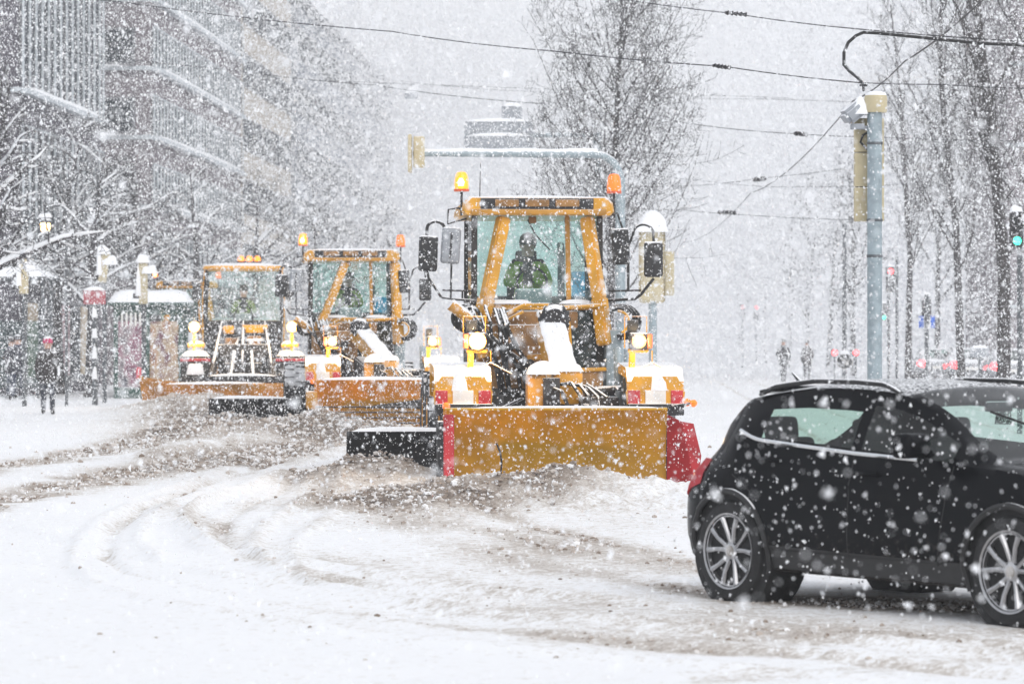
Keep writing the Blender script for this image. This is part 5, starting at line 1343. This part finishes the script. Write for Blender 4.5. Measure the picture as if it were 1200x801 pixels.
green_f = mk('green_frame', (.025, .075, .06), .5, 0, .2, 8, snow=.2)
def bus_shelter():
    D = 103; x0 = gx(136, D); x1 = gx(212, D); w = x1 - x0; t = thing('bus_shelter', 'green framed bus shelter with lit pink and beige posters and thick snow on its roof', 'shelter', ((x0 + x1) / 2, D, 0))
    z = gz(357, D)
    for x in (-w / 2, -.02 * w, w / 2):
        for y in (0, 1.5): MB().box((x, y, z / 2), (.13, .13, z), bev=.02).build('post', green_f, t)
    MB().box((0, 0, .22), (w, .08, .30), bev=.02).build('frame_rail', green_f, t); MB().box((0, 0, z - .16), (w, .08, .26), bev=.02).build('frame_rail', green_f, t)
    for k in range(6): MB().box((-w / 2 + .18 + k * .13, -.05, z - .42), (.055, .03, .40)).build('frame_slat', white_m if k < 5 else green_f, t)
    p = MB().box((-w * .26, -.01, 1.35), (w * .42, .05, 1.9)).build('poster', poster_mat(1.7, ((.12, .05, .08), (.30, .14, .19), (.36, .30, .31), (.05, .05, .07))), t)
    p = MB().box((w * .24, -.01, 1.35), (w * .42, .05, 1.9)).build('poster', poster_mat(5.1, ((.10, .035, .045), (.42, .24, .15), (.46, .36, .25), (.16, .07, .09))), t)
    MB().box((-.25 * w + .22, -.05, .80), (.20, .02, .34), bev=.01).build('red_panel', lamp_mat('red_panel', (.6, .08, .11), .15), p)
    rf = MB().box((0, .75, z + .03), (w + .5, 2.0, .09), bev=.02).build('roof', green_f, t)
    MB().dome((0, .75, z + .07), (w + .6, 2.1, .42), 6, 12).build('snow_cap', snow_m, rf)
bus_shelter()

def lamp_post(px, D, ylamp, lab, r=.13):
    t = thing('street_lamp', lab, 'street lamp', (gx(px, D), D, 0), 0, 'warm street lamps among the snowy trees')
    z = gz(ylamp, D)
    MB().tube([(.5, .2, -.1), (.5, .2, z + .4), (.35, .15, z + .55), (.05, .02, z + .5), (0, 0, z + .25)], .04, 10).build('post', steel_dark, t)
    hd = MB().lathe([(.04, .28), (r * 1.3, .16), (r * 1.35, .10)], 16, rotM((0, 0, z))).build('lamp_shade', steel_dark, t)
    MB().lathe([(.02, -r), (r * .75, -r * .7), (r, 0), (r * .9, .09), (r * .4, .13)], 16, rotM((0, 0, z))).build('lamp_globe', warm_lit, hd)
    MB().dome((0, 0, z + .24), (.34, .34, .12), 2, 8).build('snow_cap', snow_m, hd)
lamp_post(53, 88, 266, 'warm street lamp glowing high among the boughs at the left')
lamp_post(72, 118, 361, 'low warm lamp glowing behind the walking person', .11)
lamp_post(27, 120, 386, 'dim warm lamp glowing behind the tram canopy people', .09)

# pedestrians
def ground_z(p): return float(ground_fn(np.array([p[0]]), np.array([p[1]]))[0][0])
G = 'pedestrians walking through the snowfall'
make_person('person', 'walking person with a pink hat, dark coat and dark trousers on the left pavement', (gx(56, 79), 79, .05), R(12), 'walk', (.035, .030, .030), (.03, .035, .05), (.50, .04, .13), s=.97, bag=1, group=G)
make_person('person', 'dark dressed person under the tram canopy at the left border', (gx(21, 99), 99, .08), R(-20), 'walk', (.03, .032, .045), (.03, .04, .07), (.03, .03, .035), s=1.02, group=G, phase=-1)
make_person('person', 'person in bluish trousers standing at the edge of the tram canopy', (gx(10, 101), 101.5, .08), R(140), 'stand', (.05, .05, .065), (.06, .08, .12), (.06, .05, .05), s=.98, group=G)
make_person('person', 'hazy pedestrian left of the pair crossing far down the street', (gx(918, 152), 152, 0), R(160), 'walk', (.05, .05, .055), (.05, .05, .06), (.05, .05, .05), s=1.03, group=G)
make_person('person', 'hazy pedestrian right of the pair crossing far down the street', (gx(946, 156), 156, 0), R(190), 'stand', (.07, .06, .06), (.06, .06, .07), (.08, .06, .06), s=1.0, group=G)

# ------------------------------------------------------------------ overhead wires
wire_m = mk('wire', (.03, .032, .036), .6, .3, .2, snow=.12)
def wire(lab, pts, r=.008, ins=(), name='overhead_wire', heavy=False):
    W = []
    P = [at(*p) for p in pts]
    for a, b in zip(P, P[1:]):
        L_ = (b - a).length; n = 10
        for i in range(n + (b is P[-1])):
            f = i / n; q = a.lerp(b, f); q.z -= L_ * .006 * 4 * f * (1 - f); W.append(q)
    o = MB().tube(W, r, 6).build(name, wire_m, None)
    tag(o, lab, 'wire', 'overhead wires across the street')
    for (px, py, D) in ins:
        c = at(px, py, D); b = MB(); k = D / 45
        d = (P[-1] - P[0]).normalized()
        for j in range(5): b.tube([c + d * (.065 * (j - 2) - .022) * k, c + d * (.065 * (j - 2) + .022) * k], [.018 * k, .032 * k], 8)
        b.build('insulator', black_m, o)
wire('long dark wire sloping across the top from the left office block to the signal pole', [(-120, -32, 62), (140, 2, 56), (460, 37, 52), (650, 60, 48), (850, 78, 46), (1008, 97, 44)], .0085, [(845, 78, 46)])
wire('faint second wire running parallel below the long one on the left', [(-60, 40, 92), (270, 82, 84), (440, 100, 80), (640, 122, 74)], .009)
wire('topmost wire at the right, above the hooked cable', [(690, -7, 50), (860, 16, 48), (1005, 34, 46), (1260, 52, 46)], .0085, [(862, 16, 48)])
wire('thin wire continuing to the right from the top of the grey signal pole', [(1008, 97, 44), (1100, 99, 44), (1290, 106, 44)], .0065)
wire('diagonal wire climbing from the street to the upper right corner', [(800, 284, 150), (880, 226, 95), (1000, 118, 55), (1060, 72, 45), (1160, -8, 37)], .0105)
wire('wire through the crown of the tall bare tree', [(640, 118, 90), (780, 140, 78), (940, 157, 70), (1010, 160, 68), (1260, 166, 68)], .009, [(938, 157, 70)])
wire('lower wire with a small clamp right of the tall bare tree', [(700, 216, 110), (800, 218, 104), (890, 209, 98), (985, 198, 96)], .010, [(889, 210, 98)])
wire('level faint wire above the far row of trees', [(760, 204, 120), (900, 219, 115), (1060, 216, 115)], .010)
wire('lowest wire with a clamp above the far tree row', [(700, 240, 105), (800, 246, 100), (850, 250, 98), (980, 257, 96), (1040, 258, 96)], .010, [(851, 249, 98)])
wire('very faint wire high behind the tree', [(470, 95, 150), (640, 108, 140), (900, 116, 130), (1250, 122, 130)], .010)
def hooked_cable():
    D = 33
    pts = [at(px, py, D + dd) for px, py, dd in ((1012, 106, -.9), (1011, 98, -.8), (1005, 91, -.6), (996, 84, -.4), (989, 76, -.2), (989, 62, -.1), (994, 50, 0), (1003, 42, 0), (1012, 38, 0), (1030, 39, 0), (1060, 42, 0), (1100, 46, 0), (1150, 51, 0), (1200, 53, 0), (1290, 55, 0))]
    o = MB().tube(pts, [.012, .014] + [.0155] * 13, 10).build('hooked_cable', mk('cable_black', (.012, .012, .013), .6, 0, .2, snow=-.12, snow_scale=60), None)
    tag(o, 'thick black cable hooking over beside the signal pole top and running off to the right', 'cable')
    a = at(1012, 100, D - .85); MB().box(a, (.07, .03, .022), bev=.005).build('clamp', black_m, o)
hooked_cable()

# ------------------------------------------------------------------ snowfall: flakes of many sizes filling the air
def build_snowfall():
    parts = []
    for D0, D1, dens in ((6.0, 62, 42.0), (62, 120, 17.0), (120, 310, 7.0)):
        wx, wz = (.37, .235) if D0 < 50 else (.31, .205)
        n = int(dens * wx * wz * (D1 ** 3 - D0 ** 3) / 3)
        D = (D0 ** 3 + (D1 ** 3 - D0 ** 3) * rng.random(n)) ** (1 / 3); X = (rng.random(n) - .5) * wx * D; Z = H + (rng.random(n) - .5) * wz * D
        k = (Z > .03) & (Z < 28); parts.append(np.stack([X[k], D[k], Z[k]]))
    VV, FF, off = [], [], 0
    # near flakes: three thin crossing plates; far ones: a single thin plate
    Vo = np.array([[1, 0, 0], [-.6, .8, 0], [-.6, -.8, 0], [0, 1, .1], [.1, -.6, .8], [0, -.6, -.8], [.1, 0, 1], [.8, .1, -.6], [-.8, 0, -.6]], float); Fo = np.array([[0, 1, 2], [3, 4, 5], [6, 7, 8]])
    Vt = np.array([[1, 0, 0], [-.5, .87, 0], [-.5, -.87, .0]], float); Ft = np.array([[0, 1, 2]])
    for gi, (X, D, Z) in enumerate(parts):
        n = len(X); v0, f0 = (Vo, Fo) if gi == 0 else (Vt, Ft)
        sz = .0030 + .0062 * rng.random(n) ** 3 + .010 * (rng.random(n) ** 12)
        sz = sz * (np.interp(D, (0, 20, 40, 62), (.85, .95, 1.1, 1.3)) if gi == 0 else np.interp(D, (62, 110, 125, 165, 220, 310), (2.1, 2.6, 3.7, 7.4, 10.5, 11.5)))
        q = rng.normal(size=(n, 4)); q /= np.linalg.norm(q, axis=1)[:, None]; a, b, c, d = q.T
        Rm = np.stack([1 - 2 * (c * c + d * d), 2 * (b * c - a * d), 2 * (b * d + a * c), 2 * (b * c + a * d), 1 - 2 * (b * b + d * d), 2 * (c * d - a * b), 2 * (b * d - a * c), 2 * (c * d + a * b), 1 - 2 * (b * b + c * c)], -1).reshape(n, 3, 3)
        jit = .4 + 1.2 * rng.random((n, len(v0), 1))
        V = np.einsum('nij,nkj->nki', Rm, v0[None] * jit) * sz[:, None, None]
        V[:, :, 2] *= 1.3
        V += np.stack([X, D, Z], -1)[:, None]
        VV.append(V.reshape(-1, 3)); FF.append((f0[None] + (np.arange(n) * len(v0))[:, None, None]).reshape(-1, 3) + off); off += n * len(v0)
    m = bpy.data.materials.new('snowflake'); m.use_nodes = True; nn = m.node_tree; nn.nodes.clear()
    o_ = nn.nodes.new('ShaderNodeOutputMaterial'); df = nn.nodes.new('ShaderNodeBsdfDiffuse')
    tl = nn.nodes.new('ShaderNodeBsdfTranslucent'); mx = nn.nodes.new('ShaderNodeMixShader'); mx.inputs[0].default_value = .5
    df.inputs[0].default_value = tl.inputs[0].default_value = (.97, .975, .985, 1); nn.links.new(df.outputs[0], mx.inputs[1]); nn.links.new(tl.outputs[0], mx.inputs[2]); nn.links.new(mx.outputs[0], o_.inputs[0])
    o = arr_mesh('snowfall', np.concatenate(VV), np.concatenate(FF), m, smooth=False); o['kind'] = 'stuff'
build_snowfall()
